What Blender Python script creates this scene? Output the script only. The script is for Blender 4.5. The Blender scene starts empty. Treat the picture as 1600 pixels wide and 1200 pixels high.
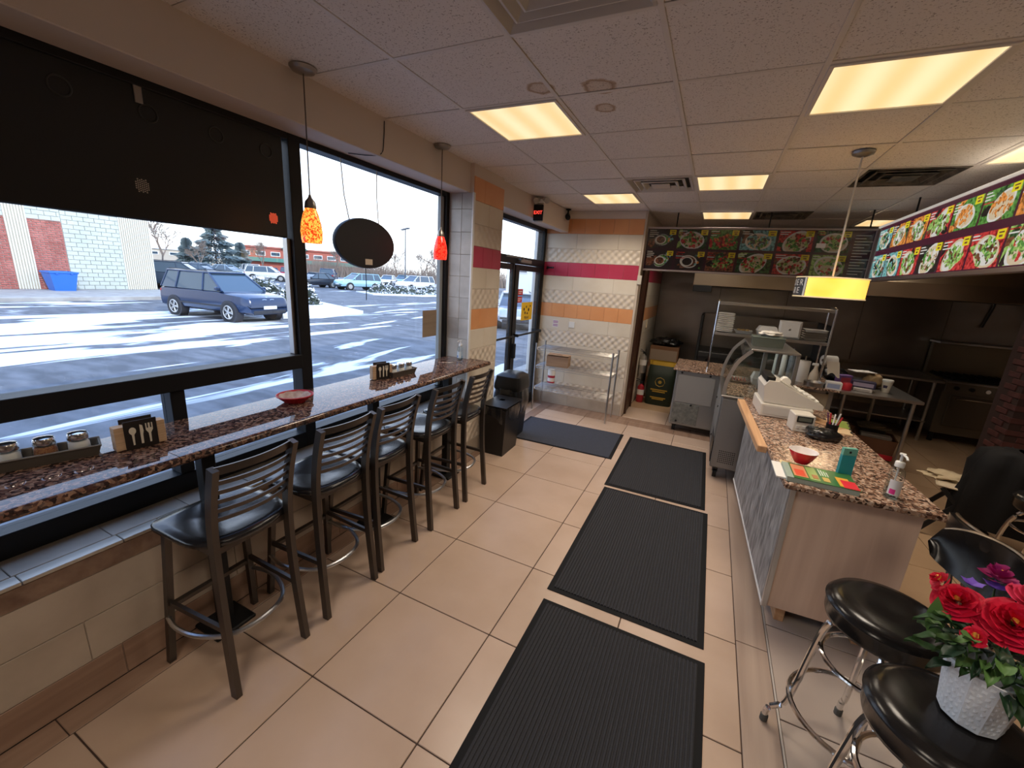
import bpy, math, random
from mathutils import Vector, Matrix
from math import sin, cos, pi, radians as R
random.seed(7)
sc = bpy.context.scene
COL = sc.collection

# ---------------------------------------------------------------- camera
F_PX = 643.3
YAW, PITCH, ROLL = 0.4343, 0.2506, 0.0660
cam_d = bpy.data.cameras.new('camera'); cam_d.sensor_width = 36.0; cam_d.sensor_fit = 'HORIZONTAL'
cam_d.lens = 36.0 * F_PX / 1600.0; cam_d.clip_start = 0.03; cam_d.clip_end = 600
cam = bpy.data.objects.new('camera', cam_d); COL.objects.link(cam); sc.camera = cam
_f = Vector((-sin(YAW)*cos(PITCH), cos(YAW)*cos(PITCH), -sin(PITCH)))
_r = Vector((cos(YAW), sin(YAW), 0)); _u = _r.cross(_f)
_r2 = _r*cos(ROLL) + _u*sin(ROLL); _u2 = -_r*sin(ROLL) + _u*cos(ROLL)
mw = Matrix.Identity(4)
for i in range(3):
    mw[i][0], mw[i][1], mw[i][2] = _r2[i], _u2[i], -_f[i]
mw.translation = (0, 0, 1.8715)
cam.matrix_world = mw

# ---------------------------------------------------------------- sky, sun, exposure
world = bpy.data.worlds.new('winter_sky'); sc.world = world; world.use_nodes = True
wt = world.node_tree; wt.nodes.clear()
wo = wt.nodes.new('ShaderNodeOutputWorld'); wb = wt.nodes.new('ShaderNodeBackground')
tc = wt.nodes.new('ShaderNodeTexCoord'); sx = wt.nodes.new('ShaderNodeSeparateXYZ'); wr = wt.nodes.new('ShaderNodeValToRGB')
wt.links.new(tc.outputs['Generated'], sx.inputs[0]); wt.links.new(sx.outputs['Z'], wr.inputs[0])
wr.color_ramp.elements[0].position = 0.0; wr.color_ramp.elements[0].color = (0.93, 0.96, 1.0, 1)
wr.color_ramp.elements[1].position = 0.75; wr.color_ramp.elements[1].color = (0.33, 0.53, 1.0, 1)
wt.links.new(wr.outputs[0], wb.inputs[0]); wb.inputs[1].default_value = 3.0
wt.links.new(wb.outputs[0], wo.inputs[0])
sun_d = bpy.data.lights.new('sun', 'SUN'); sun_d.energy = 2.6; sun_d.angle = R(0.6); sun_d.color = (1.0, 0.94, 0.84)
sun = bpy.data.objects.new('sun', sun_d); COL.objects.link(sun)
sun.rotation_euler = Vector((-0.80, 0.22, -0.50)).to_track_quat('-Z', 'Y').to_euler()
sc.view_settings.view_transform = 'Standard'; sc.view_settings.look = 'None'
sc.view_settings.gamma = 1.0; sc.view_settings.use_curve_mapping = False
sc.view_settings.exposure = 0.0
sc.cycles.max_bounces = 8; sc.cycles.diffuse_bounces = 5; sc.cycles.glossy_bounces = 4
sc.cycles.transparent_max_bounces = 16; sc.cycles.transmission_bounces = 6
sc.cycles.sample_clamp_indirect = 6.0; sc.cycles.use_denoising = True
sc.cycles.caustics_reflective = False; sc.cycles.caustics_refractive = False

# ---------------------------------------------------------------- mesh building
class MB:
    """collects shapes into one mesh"""
    def __init__(s): s.v = []; s.f = []; s.mi = []; s.M = Matrix.Identity(4)
    def add(s, vs, fs, m=0):
        b = len(s.v); M = s.M
        s.v += [tuple(M @ Vector(p)) for p in vs]
        s.f += [tuple(b + i for i in q) for q in fs]; s.mi += [m]*len(fs)
        return s
    def box(s, x0, x1, y0, y1, z0, z1, m=0, b=0.0):
        if x0 > x1: x0, x1 = x1, x0
        if y0 > y1: y0, y1 = y1, y0
        if z0 > z1: z0, z1 = z1, z0
        b = min(b, (x1-x0)*.45, (y1-y0)*.45, (z1-z0)*.45)
        if b <= 0:
            vs = [(x, y, z) for z in (z0, z1) for y in (y0, y1) for x in (x0, x1)]
            return s.add(vs, [(0,2,3,1),(4,5,7,6),(0,1,5,4),(2,6,7,3),(0,4,6,2),(1,3,7,5)], m)
        X = (x0, x1); Y = (y0, y1); Z = (z0, z1); vs = []; ix = {}
        for k in (0,1):
            for j in (0,1):
                for i in (0,1):
                    px, py, pz = X[i], Y[j], Z[k]; dx, dy, dz = (b if i==0 else -b), (b if j==0 else -b), (b if k==0 else -b)
                    for a, p in (('x',(px,py+dy,pz+dz)),('y',(px+dx,py,pz+dz)),('z',(px+dx,py+dy,pz))):
                        ix[(a,i,j,k)] = len(vs); vs.append(p)
        g = lambda a,i,j,k: ix[(a,i,j,k)]
        fs = [(g('x',0,0,0),g('x',0,0,1),g('x',0,1,1),g('x',0,1,0)), (g('x',1,0,0),g('x',1,1,0),g('x',1,1,1),g('x',1,0,1)),
              (g('y',0,0,0),g('y',1,0,0),g('y',1,0,1),g('y',0,0,1)), (g('y',0,1,0),g('y',0,1,1),g('y',1,1,1),g('y',1,1,0)),
              (g('z',0,0,0),g('z',0,1,0),g('z',1,1,0),g('z',1,0,0)), (g('z',0,0,1),g('z',1,0,1),g('z',1,1,1),g('z',0,1,1))]
        for i in (0,1):
            for j in (0,1):
                q = [g('x',i,j,0),g('x',i,j,1),g('y',i,j,1),g('y',i,j,0)]; fs.append(tuple(q if (i+j)%2==0 else q[::-1]))
        for i in (0,1):
            for k in (0,1):
                q = [g('x',i,0,k),g('z',i,0,k),g('z',i,1,k),g('x',i,1,k)]; fs.append(tuple(q[::-1] if (i+k)%2==0 else q))
        for j in (0,1):
            for k in (0,1):
                q = [g('y',0,j,k),g('z',0,j,k),g('z',1,j,k),g('y',1,j,k)]; fs.append(tuple(q if (j+k)%2==0 else q[::-1]))
        for i in (0,1):
            for j in (0,1):
                for k in (0,1):
                    q = [g('x',i,j,k),g('y',i,j,k),g('z',i,j,k)]; fs.append(tuple(q if (i+j+k)%2==0 else q[::-1]))
        return s.add(vs, fs, m)
    def ring(s, c, t, r, n, up=None, sq=None):
        t = t.normalized(); a = up or (Vector((0,0,1)) if abs(t.z) < .9 else Vector((1,0,0)))
        x = t.cross(a).normalized(); y = x.cross(t).normalized()
        if sq:  # rectangular section: half-sizes
            return [c + x*sq[0]*i + y*sq[1]*j for i, j in ((1,1),(-1,1),(-1,-1),(1,-1))]
        return [c + x*(r*cos(2*pi*k/n)) + y*(r*sin(2*pi*k/n)) for k in range(n)]
    def tube(s, pts, r, n=8, closed=False, m=0, up=None, sq=None, caps=True):
        P = [Vector(p) for p in pts]; N = len(P); rr = r if isinstance(r, (list, tuple)) else [r]*N; rings = []
        for i in range(N):
            a = P[(i-1) % N] if (closed or i > 0) else P[i]; b = P[(i+1) % N] if (closed or i < N-1) else P[i]
            t = b - a
            if t.length < 1e-9: t = Vector((0,0,1))
            rings.append(s.ring(P[i], t, rr[i], n, up, sq))
        if sq: n = 4
        vs = [p for q in rings for p in q]; fs = []
        for i in range(N if closed else N-1):
            a = i*n; b = ((i+1) % N)*n
            for k in range(n): fs.append((a+k, b+k, b+(k+1)%n, a+(k+1)%n))
        if caps and not closed:
            fs.append(tuple(range(n))); fs.append(tuple(range((N-1)*n+n-1, (N-1)*n-1, -1)))
        return s.add(vs, fs, m)
    def cyl(s, a, b, r, n=16, r2=None, m=0): return s.tube([a, b], [r, r if r2 is None else r2], n, m=m)
    def lathe(s, prof, c=(0,0,0), n=24, m=0, arc=(0, 2*pi), sx=1, sy=1):
        full = abs(arc[1]-arc[0]-2*pi) < 1e-6; k = n if full else n+1
        vs = []; fs = []; L = len(prof)
        for j in range(k):
            a = arc[0] + (arc[1]-arc[0])*j/n
            vs += [(c[0]+r*cos(a)*sx, c[1]+r*sin(a)*sy, c[2]+z) for r, z in prof]
        for j in range(n):
            a = j*L; b = ((j+1) % k)*L
            for i in range(L-1): fs.append((a+i, b+i, b+i+1, a+i+1))
        return s.add(vs, fs, m)
    def prism(s, poly, z0, z1, m=0, M=None):
        n = len(poly); vs = [(x,y,z0) for x,y in poly] + [(x,y,z1) for x,y in poly]
        if M is not None: vs = [M @ Vector(v) for v in vs]
        return s.add(vs, [tuple(range(n-1,-1,-1)), tuple(range(n,2*n))] + [(i,(i+1)%n,n+(i+1)%n,n+i) for i in range(n)], m)
    def profx(s, poly, x0, x1, m=0):  # polygon in (y,z) extruded along x
        return s.prism(poly, x0, x1, m, Matrix(((0,0,1,0),(1,0,0,0),(0,1,0,0),(0,0,0,1))))
    def profy(s, poly, y0, y1, m=0):  # polygon in (x,z) extruded along y
        return s.prism([(a,b) for a,b in poly][::-1], y0, y1, m, Matrix(((1,0,0,0),(0,0,1,0),(0,1,0,0),(0,0,0,1))))
    def grid(s, fn, nu, nv, m=0, th=None):
        vs = [fn(i/nu, j/nv) for j in range(nv+1) for i in range(nu+1)]; w = nu+1; n = len(vs)
        fs = [(j*w+i, j*w+i+1, (j+1)*w+i+1, (j+1)*w+i) for j in range(nv) for i in range(nu)]
        if th:
            th = Vector(th); vs = [Vector(v) for v in vs]; vs2 = [v + th for v in vs]
            fs2 = [tuple(n+i for i in q[::-1]) for q in fs]
            ed = [i for i in range(w)] + [j*w+nu for j in range(1, nv+1)] + [nv*w+i for i in range(nu-1,-1,-1)] + [j*w for j in range(nv-1,0,-1)]
            side = [(ed[k], n+ed[k], n+ed[(k+1)%len(ed)], ed[(k+1)%len(ed)]) for k in range(len(ed))]
            return s.add(vs + vs2, fs + fs2 + side, m)
        return s.add(vs, fs, m)
    def mesh(s, name, mats, ang=35):
        me = bpy.data.meshes.new(name); me.from_pydata(s.v, [], s.f)
        if not isinstance(mats, (list, tuple)): mats = [mats]
        for x in mats: me.materials.append(x)
        me.polygons.foreach_set('material_index', s.mi); me.polygons.foreach_set('use_smooth', [True]*len(s.f))
        me.update(); me.set_sharp_from_angle(angle=R(ang)); return me
    def build(s, name, mats, parent=None, loc=(0,0,0), rz=0, ang=35, **tags):
        return link(name, s.mesh(name, mats, ang), parent, loc, rz, **tags)
def link(name, me, parent=None, loc=(0,0,0), rz=0, **tags):
    o = bpy.data.objects.new(name, me); COL.objects.link(o); o.parent = parent
    o.location = loc; o.rotation_euler = (0,0,rz) if not isinstance(rz, (tuple, list)) else rz
    for k, v in tags.items(): o[k] = v
    return o
def tag(o, label=None, cat=None, group=None, kind=None):
    for k, v in (('label',label),('category',cat),('group',group),('kind',kind)):
        if v: o[k] = v
    return o
def thing(name, label, cat, loc=(0,0,0), rz=0, group=None):
    return tag(link(name, None, None, loc, rz), label, cat, group)
def single(mb, name, mats, label, cat, group=None, loc=(0,0,0), rz=0, ang=35):
    return tag(mb.build(name, mats, None, loc, rz, ang), label, cat, group)
def dup(o, loc=None, rz=None, label=None, parent=None):
    c = o.copy(); COL.objects.link(c)
    if parent: c.parent = parent
    if loc is not None: c.location = loc
    if rz is not None: c.rotation_euler = (0,0,rz)
    if label: c['label'] = label
    for ch in list(o.children): dup(ch, parent=c)
    return c
def struct(mb, name, mats, parent=None, **k):
    o = mb.build(name, mats, parent, **k)
    if parent is None: o['kind'] = 'structure'
    return o
def arcpts(c, r, a0, a1, n, z=None, sx=1, sy=1):
    return [(c[0]+r*cos(a0+(a1-a0)*i/n)*sx, c[1]+r*sin(a0+(a1-a0)*i/n)*sy, c[2] if z is None else z) for i in range(n+1)]
def smoothpath(pts, n=6):
    P = [Vector(p) for p in pts]; out = []
    for i in range(len(P)-1):
        a = P[max(i-1,0)]; b = P[i]; c = P[i+1]; d = P[min(i+2,len(P)-1)]
        for k in range(n):
            t = k/n; out.append(0.5*((2*b)+(c-a)*t+(2*a-5*b+4*c-d)*t*t+(-a+3*b-3*c+d)*t**3))
    out.append(P[-1]); return out

# ---------------------------------------------------------------- materials
def newmat(name):
    m = bpy.data.materials.new(name); m.use_nodes = True; nt = m.node_tree
    return m, nt, nt.nodes['Principled BSDF']
def N(nt, t, **k):
    n = nt.nodes.new(t)
    for a, b in k.items(): setattr(n, a, b)
    return n
def coords(nt, scale=(1,1,1), obj=False):
    """world position (or the object's own coordinates) scaled"""
    if obj: o = N(nt, 'ShaderNodeTexCoord').outputs['Object']
    else: o = N(nt, 'ShaderNodeNewGeometry').outputs['Position']
    mp = N(nt, 'ShaderNodeMapping'); mp.inputs['Scale'].default_value = scale
    nt.links.new(o, mp.inputs['Vector']); return mp.outputs['Vector']
def ramp(nt, fac, stops):
    r = N(nt, 'ShaderNodeValToRGB'); e = r.color_ramp.elements
    while len(e) < len(stops): e.new(0.5)
    for i, (p, c) in enumerate(stops):
        e[i].position = p; e[i].color = (*c[:3], 1) if not isinstance(c, (int, float)) else (c, c, c, 1)
    nt.links.new(fac, r.inputs[0]); return r.outputs[0]
def pm(name, col, rough=.5, metal=0., var=None, bump=None, obj=False, spec=None, coat=0, emit=None, alpha=None):
    """plain procedural material; var=(scale xyz, second colour, contrast), bump=(scale xyz, strength)"""
    m, nt, b = newmat(name); b.inputs['Base Color'].default_value = (*col, 1)
    b.inputs['Roughness'].default_value = rough; b.inputs['Metallic'].default_value = metal
    if spec is not None: b.inputs['Specular IOR Level'].default_value = spec
    if coat: b.inputs['Coat Weight'].default_value = coat; b.inputs['Coat Roughness'].default_value = .08
    if emit: b.inputs['Emission Color'].default_value = (*emit[0], 1); b.inputs['Emission Strength'].default_value = emit[1]
    if alpha is not None: b.inputs['Alpha'].default_value = alpha
    if var:
        sc_, c2, lo = var; sc_ = (sc_,)*3 if isinstance(sc_, (int, float)) else sc_
        n = N(nt, 'ShaderNodeTexNoise'); n.inputs['Scale'].default_value = 1; n.inputs['Detail'].default_value = 4
        nt.links.new(coords(nt, sc_, obj), n.inputs['Vector'])
        nt.links.new(ramp(nt, n.outputs['Fac'], [(.5-lo, c2), (.5+lo, col)]), b.inputs['Base Color'])
    if bump:
        s2, st = bump; s2 = (s2,)*3 if isinstance(s2, (int, float)) else s2
        n = N(nt, 'ShaderNodeTexNoise'); n.inputs['Scale'].default_value = 1; n.inputs['Detail'].default_value = 3
        nt.links.new(coords(nt, s2, obj), n.inputs['Vector'])
        bp = N(nt, 'ShaderNodeBump'); bp.inputs['Strength'].default_value = st; bp.inputs['Distance'].default_value = .002
        nt.links.new(n.outputs['Fac'], bp.inputs['Height']); nt.links.new(bp.outputs[0], b.inputs['Normal'])
    return m
def granite(name, stops, scale=70, rough=.07):
    m, nt, b = newmat(name); v = N(nt, 'ShaderNodeTexVoronoi'); v.inputs['Scale'].default_value = scale; v.inputs['Randomness'].default_value = 1
    cv = coords(nt); nz = N(nt, 'ShaderNodeTexNoise'); nz.inputs['Scale'].default_value = 35
    nt.links.new(cv, nz.inputs['Vector'])
    mx = N(nt, 'ShaderNodeMixRGB'); mx.inputs[0].default_value = .03; nt.links.new(cv, mx.inputs[1]); nt.links.new(nz.outputs['Color'], mx.inputs[2])
    nt.links.new(mx.outputs[0], v.inputs['Vector'])
    sp = N(nt, 'ShaderNodeSeparateColor'); nt.links.new(v.outputs['Color'], sp.inputs[0])
    nt.links.new(ramp(nt, sp.outputs[0], stops), b.inputs['Base Color']); b.inputs['Roughness'].default_value = rough
    return m
def tilemat(name, c1, c2, rough=.35, scale=3, spread=.25, bump=0):
    """tile with soft mottling and a little difference from tile to tile"""
    m, nt, b = newmat(name); n = N(nt, 'ShaderNodeTexNoise'); n.inputs['Scale'].default_value = scale; n.inputs['Detail'].default_value = 6
    nt.links.new(coords(nt), n.inputs['Vector']); oi = N(nt, 'ShaderNodeObjectInfo')
    ad = N(nt, 'ShaderNodeMath', operation='MULTIPLY_ADD'); ad.inputs[1].default_value = spread; nt.links.new(oi.outputs['Random'], ad.inputs[0]); nt.links.new(n.outputs['Fac'], ad.inputs[2])
    nt.links.new(ramp(nt, ad.outputs[0], [(.35, c1), (.65+spread, c2)]), b.inputs['Base Color']); b.inputs['Roughness'].default_value = rough
    if bump:
        n2 = N(nt, 'ShaderNodeTexNoise'); n2.inputs['Scale'].default_value = 9; nt.links.new(coords(nt), n2.inputs['Vector'])
        bp = N(nt, 'ShaderNodeBump'); bp.inputs['Strength'].default_value = bump; bp.inputs['Distance'].default_value = .004
        nt.links.new(n2.outputs['Fac'], bp.inputs['Height']); nt.links.new(bp.outputs[0], b.inputs['Normal'])
    return m
def woodmat(name, c1, c2, axis='y', scale=1.0, rough=.45, knots=False):
    m, nt, b = newmat(name); s = {'b': (14, 14, 4), 'x': (1.2, 22, 22), 'y': (22, 1.2, 22), 'z': (22, 22, 1.2)}[axis]
    n = N(nt, 'ShaderNodeTexNoise'); n.inputs['Scale'].default_value = scale; n.inputs['Detail'].default_value = 5; n.inputs['Distortion'].default_value = .6
    nt.links.new(coords(nt, s), n.inputs['Vector'])
    out = ramp(nt, n.outputs['Fac'], [(.3, c1), (.7, c2)])
    if knots:
        v = N(nt, 'ShaderNodeTexVoronoi'); v.inputs['Scale'].default_value = 5; nt.links.new(coords(nt, {'x':(.6,1,1),'y':(1,.6,1),'z':(1,1,.6)}[axis]), v.inputs['Vector'])
        mx = N(nt, 'ShaderNodeMixRGB', blend_type='MULTIPLY'); mx.inputs[0].default_value = 1; nt.links.new(out, mx.inputs[1])
        nt.links.new(ramp(nt, v.outputs['Distance'], [(.02, (.35,.25,.2)), (.07, (1,1,1))]), mx.inputs[2]); out = mx.outputs[0]
    nt.links.new(out, b.inputs['Base Color']); b.inputs['Roughness'].default_value = rough
    return m
def emis(name, col, s, var=None):
    m, nt, b = newmat(name); b.inputs['Base Color'].default_value = (*col, 1); b.inputs['Emission Color'].default_value = (*col, 1)
    b.inputs['Emission Strength'].default_value = s; b.inputs['Roughness'].default_value = .6; return m
def glassmat(name, tint=(1,1,1), refl=1.0, rough=0.0):
    m = bpy.data.materials.new(name); m.use_nodes = True; nt = m.node_tree; nt.nodes.clear()
    o = N(nt, 'ShaderNodeOutputMaterial'); t = N(nt, 'ShaderNodeBsdfTransparent'); g = N(nt, 'ShaderNodeBsdfGlossy'); x = N(nt, 'ShaderNodeMixShader')
    t.inputs[0].default_value = (*tint, 1); g.inputs['Roughness'].default_value = rough
    fr = N(nt, 'ShaderNodeLayerWeight'); pw = N(nt, 'ShaderNodeMath', operation='POWER'); pw.inputs[1].default_value = 5.0
    ml = N(nt, 'ShaderNodeMath', operation='MULTIPLY_ADD'); ml.inputs[1].default_value = refl*.9; ml.inputs[2].default_value = refl*.035
    nt.links.new(fr.outputs['Facing'], pw.inputs[0]); nt.links.new(pw.outputs[0], ml.inputs[0]); nt.links.new(ml.outputs[0], x.inputs[0])
    nt.links.new(t.outputs[0], x.inputs[1]); nt.links.new(g.outputs[0], x.inputs[2]); nt.links.new(x.outputs[0], o.inputs[0])
    return m

M = {}
M['ceil'] = None
def ceilmat():
    m, nt, b = newmat('ceiling_tile'); cv = coords(nt)
    n = N(nt, 'ShaderNodeTexNoise'); n.inputs['Scale'].default_value = 130; n.inputs['Detail'].default_value = 2; nt.links.new(cv, n.inputs['Vector'])
    dots = ramp(nt, n.outputs['Fac'], [(.32, (.38,.34,.31)), (.40, (.78,.74,.70))])
    # water stain rings with shapes of their own
    out = dots
    for (x, y, r) in ((-.70, 2.33, .075), (-.735, 2.60, .055), (-.995, 2.26, .06)):
        vd = N(nt, 'ShaderNodeVectorMath', operation='DISTANCE'); nz = N(nt, 'ShaderNodeTexNoise'); nz.inputs['Scale'].default_value = 14
        nt.links.new(cv, nz.inputs['Vector']); va = N(nt, 'ShaderNodeVectorMath', operation='MULTIPLY_ADD')
        nt.links.new(nz.outputs['Color'], va.inputs[0]); va.inputs[1].default_value = (.05,.05,0); nt.links.new(cv, va.inputs[2])
        nt.links.new(va.outputs[0], vd.inputs[0]); vd.inputs[1].default_value = (x+.025, y+.025, 2.84)
        rr = ramp(nt, vd.outputs['Value'], [(0, (.9,.84,.76)), (r*.75, (.86,.78,.68)), (r*.95, (.52,.38,.26)), (r*1.1, (.7,.58,.45)), (r*1.25, (1,1,1))])
        mx = N(nt, 'ShaderNodeMixRGB', blend_type='MULTIPLY'); mx.inputs[0].default_value = 1
        nt.links.new(out, mx.inputs[1]); nt.links.new(rr, mx.inputs[2]); out = mx.outputs[0]
    nt.links.new(out, b.inputs['Base Color']); b.inputs['Roughness'].default_value = .95
    bp = N(nt, 'ShaderNodeBump'); bp.inputs['Strength'].default_value = .4; bp.inputs['Distance'].default_value = .002
    nt.links.new(n.outputs['Fac'], bp.inputs['Height']); nt.links.new(bp.outputs[0], b.inputs['Normal'])
    return m
M['ceil'] = ceilmat()
M['tee'] = pm('tee_bar', (.70,.66,.61), .5)
M['paint'] = pm('painted_wall', (.70,.61,.53), .8, bump=(60,.15))
M['floor'] = tilemat('floor_tile', (.46,.325,.235), (.58,.43,.335), .30, 2.2, .18)
M['floor_brown'] = tilemat('brown_floor_tile', (.36,.235,.14), (.46,.31,.19), .35, 2.2, .18)
M['floor_pale'] = tilemat('pale_floor_tile', (.47,.38,.32), (.55,.46,.39), .38, 2.5, .15)
M['grout'] = pm('dark_grout', (.06,.035,.025), .8)
M['plank'] = woodmat('wood_look_tile', (.36,.26,.20), (.50,.38,.30), 'y', .5, .4)
M['plank_dark'] = woodmat('dark_wood_look_tile', (.26,.16,.11), (.37,.24,.17), 'y', .8, .4)
M['black_metal'] = pm('black_frame', (.010,.010,.011), .48, 0, spec=.3)
M['black_plastic'] = pm('black_plastic', (.008,.008,.009), .38, spec=.35)
M['chrome'] = pm('chrome', (.75,.74,.73), .12, 1)
M['steel'] = pm('stainless_steel', (.50,.48,.46), .32, 1, bump=((2,2,60), .05))
def wavy_steel(name, c1, c2, rough, sc_, dist):
    m, nt, b = newmat(name); b.inputs['Metallic'].default_value = 1; b.inputs['Roughness'].default_value = rough
    n = N(nt, 'ShaderNodeTexNoise'); n.inputs['Scale'].default_value = 1; n.inputs['Detail'].default_value = 3; nt.links.new(coords(nt, sc_), n.inputs['Vector'])
    nt.links.new(ramp(nt, n.outputs['Fac'], [(.3, c2), (.7, c1)]), b.inputs['Base Color'])
    bp = N(nt, 'ShaderNodeBump'); bp.inputs['Strength'].default_value = 1; bp.inputs['Distance'].default_value = dist
    nt.links.new(n.outputs['Fac'], bp.inputs['Height']); nt.links.new(bp.outputs[0], b.inputs['Normal']); return m
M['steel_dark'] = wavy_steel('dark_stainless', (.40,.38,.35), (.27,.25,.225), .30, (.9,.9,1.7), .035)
M['glass'] = glassmat('window_glass', (.96,.98,.98), .9)
M['white'] = pm('white_plastic', (.80,.80,.78), .4)
M['cream_tile'] = tilemat('cream_tile', (.66,.57,.45), (.76,.69,.58), .35, 3, .15, .15)
M['orange_tile'] = tilemat('orange_tile', (.70,.30,.12), (.78,.37,.16), .35, 3, .15)
M['pink_tile'] = tilemat('magenta_tile', (.42,.03,.07), (.52,.05,.11), .35, 3, .15)
# ================================================================ room shell
H = 2.84; XW = -2.15; XG = -2.36; YB = 5.95; YK = 8.40; XR = 5.2; YF = -2.6
_tc = {}
def tile_mesh(name, w, d, h, mat, bev=.002, m2=None):
    k = (name, round(w,4), round(d,4), round(h,4), mat.name)
    if k not in _tc: _tc[k] = MB().box(-w/2, w/2, -d/2, d/2, -h/2, h/2, b=bev).mesh(name, mat)
    return _tc[k]
def tile(parent, x0, x1, y0, y1, z0, z1, mat, name='tile', gap=.002, bev=.002):
    ax = [x1-x0, y1-y0, z1-z0]; thin = ax.index(min(ax)); g = [gap]*3; g[thin] = 0
    me = tile_mesh(name, ax[0]-2*g[0], ax[1]-2*g[1], ax[2]-2*g[2], mat, bev)
    return link(name, me, parent, ((x0+x1)/2, (y0+y1)/2, (z0+z1)/2))

# ---- floor
fl = struct(MB().box(XG-.14, XR+.2, YF-.2, YK+.2, -.12, -.004), 'floor', M['grout'])
XS, YS, S = -1.4099, 1.0255, .6124
X4 = .419
xs = [XS-S+.0, XS, XS+S, XS+2*S, X4]
row = lambda k: YS + k*S
# wood-look border along the window wall
y = -1.4
while y < 5.05:
    tile(fl, XW, xs[0], y, min(y+.9, 5.08), -.012, 0, M['plank_dark'], 'border_tile'); y += .9
for r in range(-3, 8):
    y0, y1 = row(r), min(row(r+1), 5.62)
    if y1 - y0 < .05: continue
    for i in range(4): tile(fl, xs[i], xs[i+1], y0, y1, -.012, 0, M['floor'], gap=.003)
for (x0, x1) in ((-2.02, -1.42), (-1.42, -.81), (-.81, -.2), (-.2, .419)): tile(fl, x0, x1, 5.62, 5.80, -.012, 0, M['plank_dark'], 'border_tile')
for (x0, x1) in ((-2.36, -2.16), (-2.16, -2.02)): tile(fl, x0, x1, 5.08, 5.80, -.012, 0, M['floor'] if x1 < -2.1 else M['plank_dark'], 'border_tile')
tile(fl, XG, XW, 4.05, 5.08, -.012, 0, M['floor'], 'border_tile')
for (x0, x1) in ((-2.36, -1.75), (-1.75, -.98), (-.98, .0), (.0, .8)): tile(fl, x0, x1, 5.80, 5.97, -.012, 0, M['plank_dark'], 'border_tile')
# wood-look strip in front of the counter, thin metal edge, paler tiles beyond
for y0 in (-1.4, -.48, .44, 1.36, 2.28, 3.19, 4.1, 5.0): tile(fl, X4, .575, y0, y0+(.92 if y0 < 5 else .62), -.012, 0, M['plank'], 'border_tile')
struct(MB().box(.575, .583, -1.4, 5.62, -.012, .002), 'metal_edge', pm('edge_trim', (.75,.72,.68), .35, .6), fl)
xr = [.583] + [.583 + .05 + .6124*k for k in range(1, 8)]; xr[-1] = 5.2
for r in range(-3, 8):
    y0, y1 = row(r)+.25, min(row(r+1)+.25, 5.97)
    if y1 - y0 < .05: continue
    for i in range(7): tile(fl, xr[i], xr[i+1], y0, y1, -.012, 0, M['floor_pale'] if i < 1 else M['floor_brown'], gap=.003)
ky = [5.97, 6.58, 7.19, 7.80, 8.40]; kx = [-.95 + .615*k for k in range(11)]
for j in range(4):
    for i in range(10):
        if kx[i+1] < .82 or j > 0 or True: tile(fl, kx[i], kx[i+1], ky[j], ky[j+1], -.012, 0, M['floor'] if i < 2 and j < 1 else M['floor_brown'], gap=.003)

# ---- ceiling: lay-in tiles on tee bars
ce = struct(MB().box(XG-.14, XR+.2, YF-.2, YK+.2, 2.90, 3.0), 'ceiling', M['tee'])
CX, CY, CW, CD = -1.5575, 1.7776, .6089, .6096
colx = [CX + CW*k for k in range(-1, 12)]; rowy = [CY + CD*k for k in range(-7, 12)]
LIGHTS = {(0,1), (0,5), (2,4), (2,7), (5,8), (5,3), (3,1), (1,-4), (4,-3)}
VENTS = {(1,-1), (1,4), (4,4), (3,7), (6,-2)}
tw = CW - .022
tm = tile_mesh('tile', tw, CD-.022, .016, M['ceil'], .003)
for i in range(-1, 11):
    for r in range(-7, 11):
        if (i, r) in LIGHTS or (i, r) in VENTS: continue
        o = link('tile', tm, ce, (CX+CW*(i+.5), CY+CD*(r+.5), H+.010 + random.uniform(-.001, .002)))
for x in colx[1:]:
    struct(MB().box(x-.012, x+.012, YF, YK, H-.002, H+.004, b=.0015).box(x-.002, x+.002, YF, YK, H, H+.04), 'tee_bar', M['tee'], ce)
for y in rowy:
    struct(MB().box(XW, XR, y-.012, y+.012, H-.001, H+.003, b=.001), 'tee_bar', M['tee'], ce)

# ---- walls
struct(MB().box(XR, XR+.2, YF-.2, YK+.2, -.1, 4.0), 'wall_right', M['paint'])
struct(MB().box(XG-.14, XR, YF-.2, YF, -.1, 4.0), 'wall_front', M['paint'])
struct(MB().box(XG-.14, XR+.2, YF-.2, YK+.4, 3.02, 4.1), 'roof', M['paint'])  # unseen roof block, added to stop the sun and shade the near lot
# lower wall under the windows
wl = struct(MB().box(XG-.14, XW-.008, YF, 3.45, -.3, .628), 'wall_left', M['paint'])
M['marble'] = tilemat('beige_marble_tile', (.40,.33,.26), (.55,.47,.38), .3, 5, .2)
M['marble_dark'] = tilemat('dark_marble_tile', (.16,.09,.06), (.30,.20,.14), .2, 14, .1)
M['sill_a'] = tilemat('sill_tile', (.40,.36,.30), (.62,.58,.50), .16, 6, .5)
for z0, z1, off, wd, mt in ((.0,.165,.03,.61,M['plank_dark']), (.165,.365,.54,.61,M['marble']), (.365,.56,.25,.61,M['marble'])):
    y = off - .61*4
    while y < 3.45:
        tile(wl, XW-.008, XW, y, min(y+wd, 3.45), z0, z1, mt, gap=.0015); y += wd
y = -1.6
while y < 3.44:
    y1 = min(y+.61, 3.45); tile(wl, XW-.010, XW+.004, y, y1, .56, .645, M['marble_dark'], 'edge_tile', gap=.001); y = y1
y = -1.6; k = 0
while y < 3.44:
    w = (.30,.15,.22)[k % 3]; y1 = min(y+w, 3.45); tile(wl, -2.215, XW+.004, y, y1, .645, .66, M['sill_a'], 'sill_tile', gap=.0015); y = y1; k += 1
y = -1.7
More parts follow.
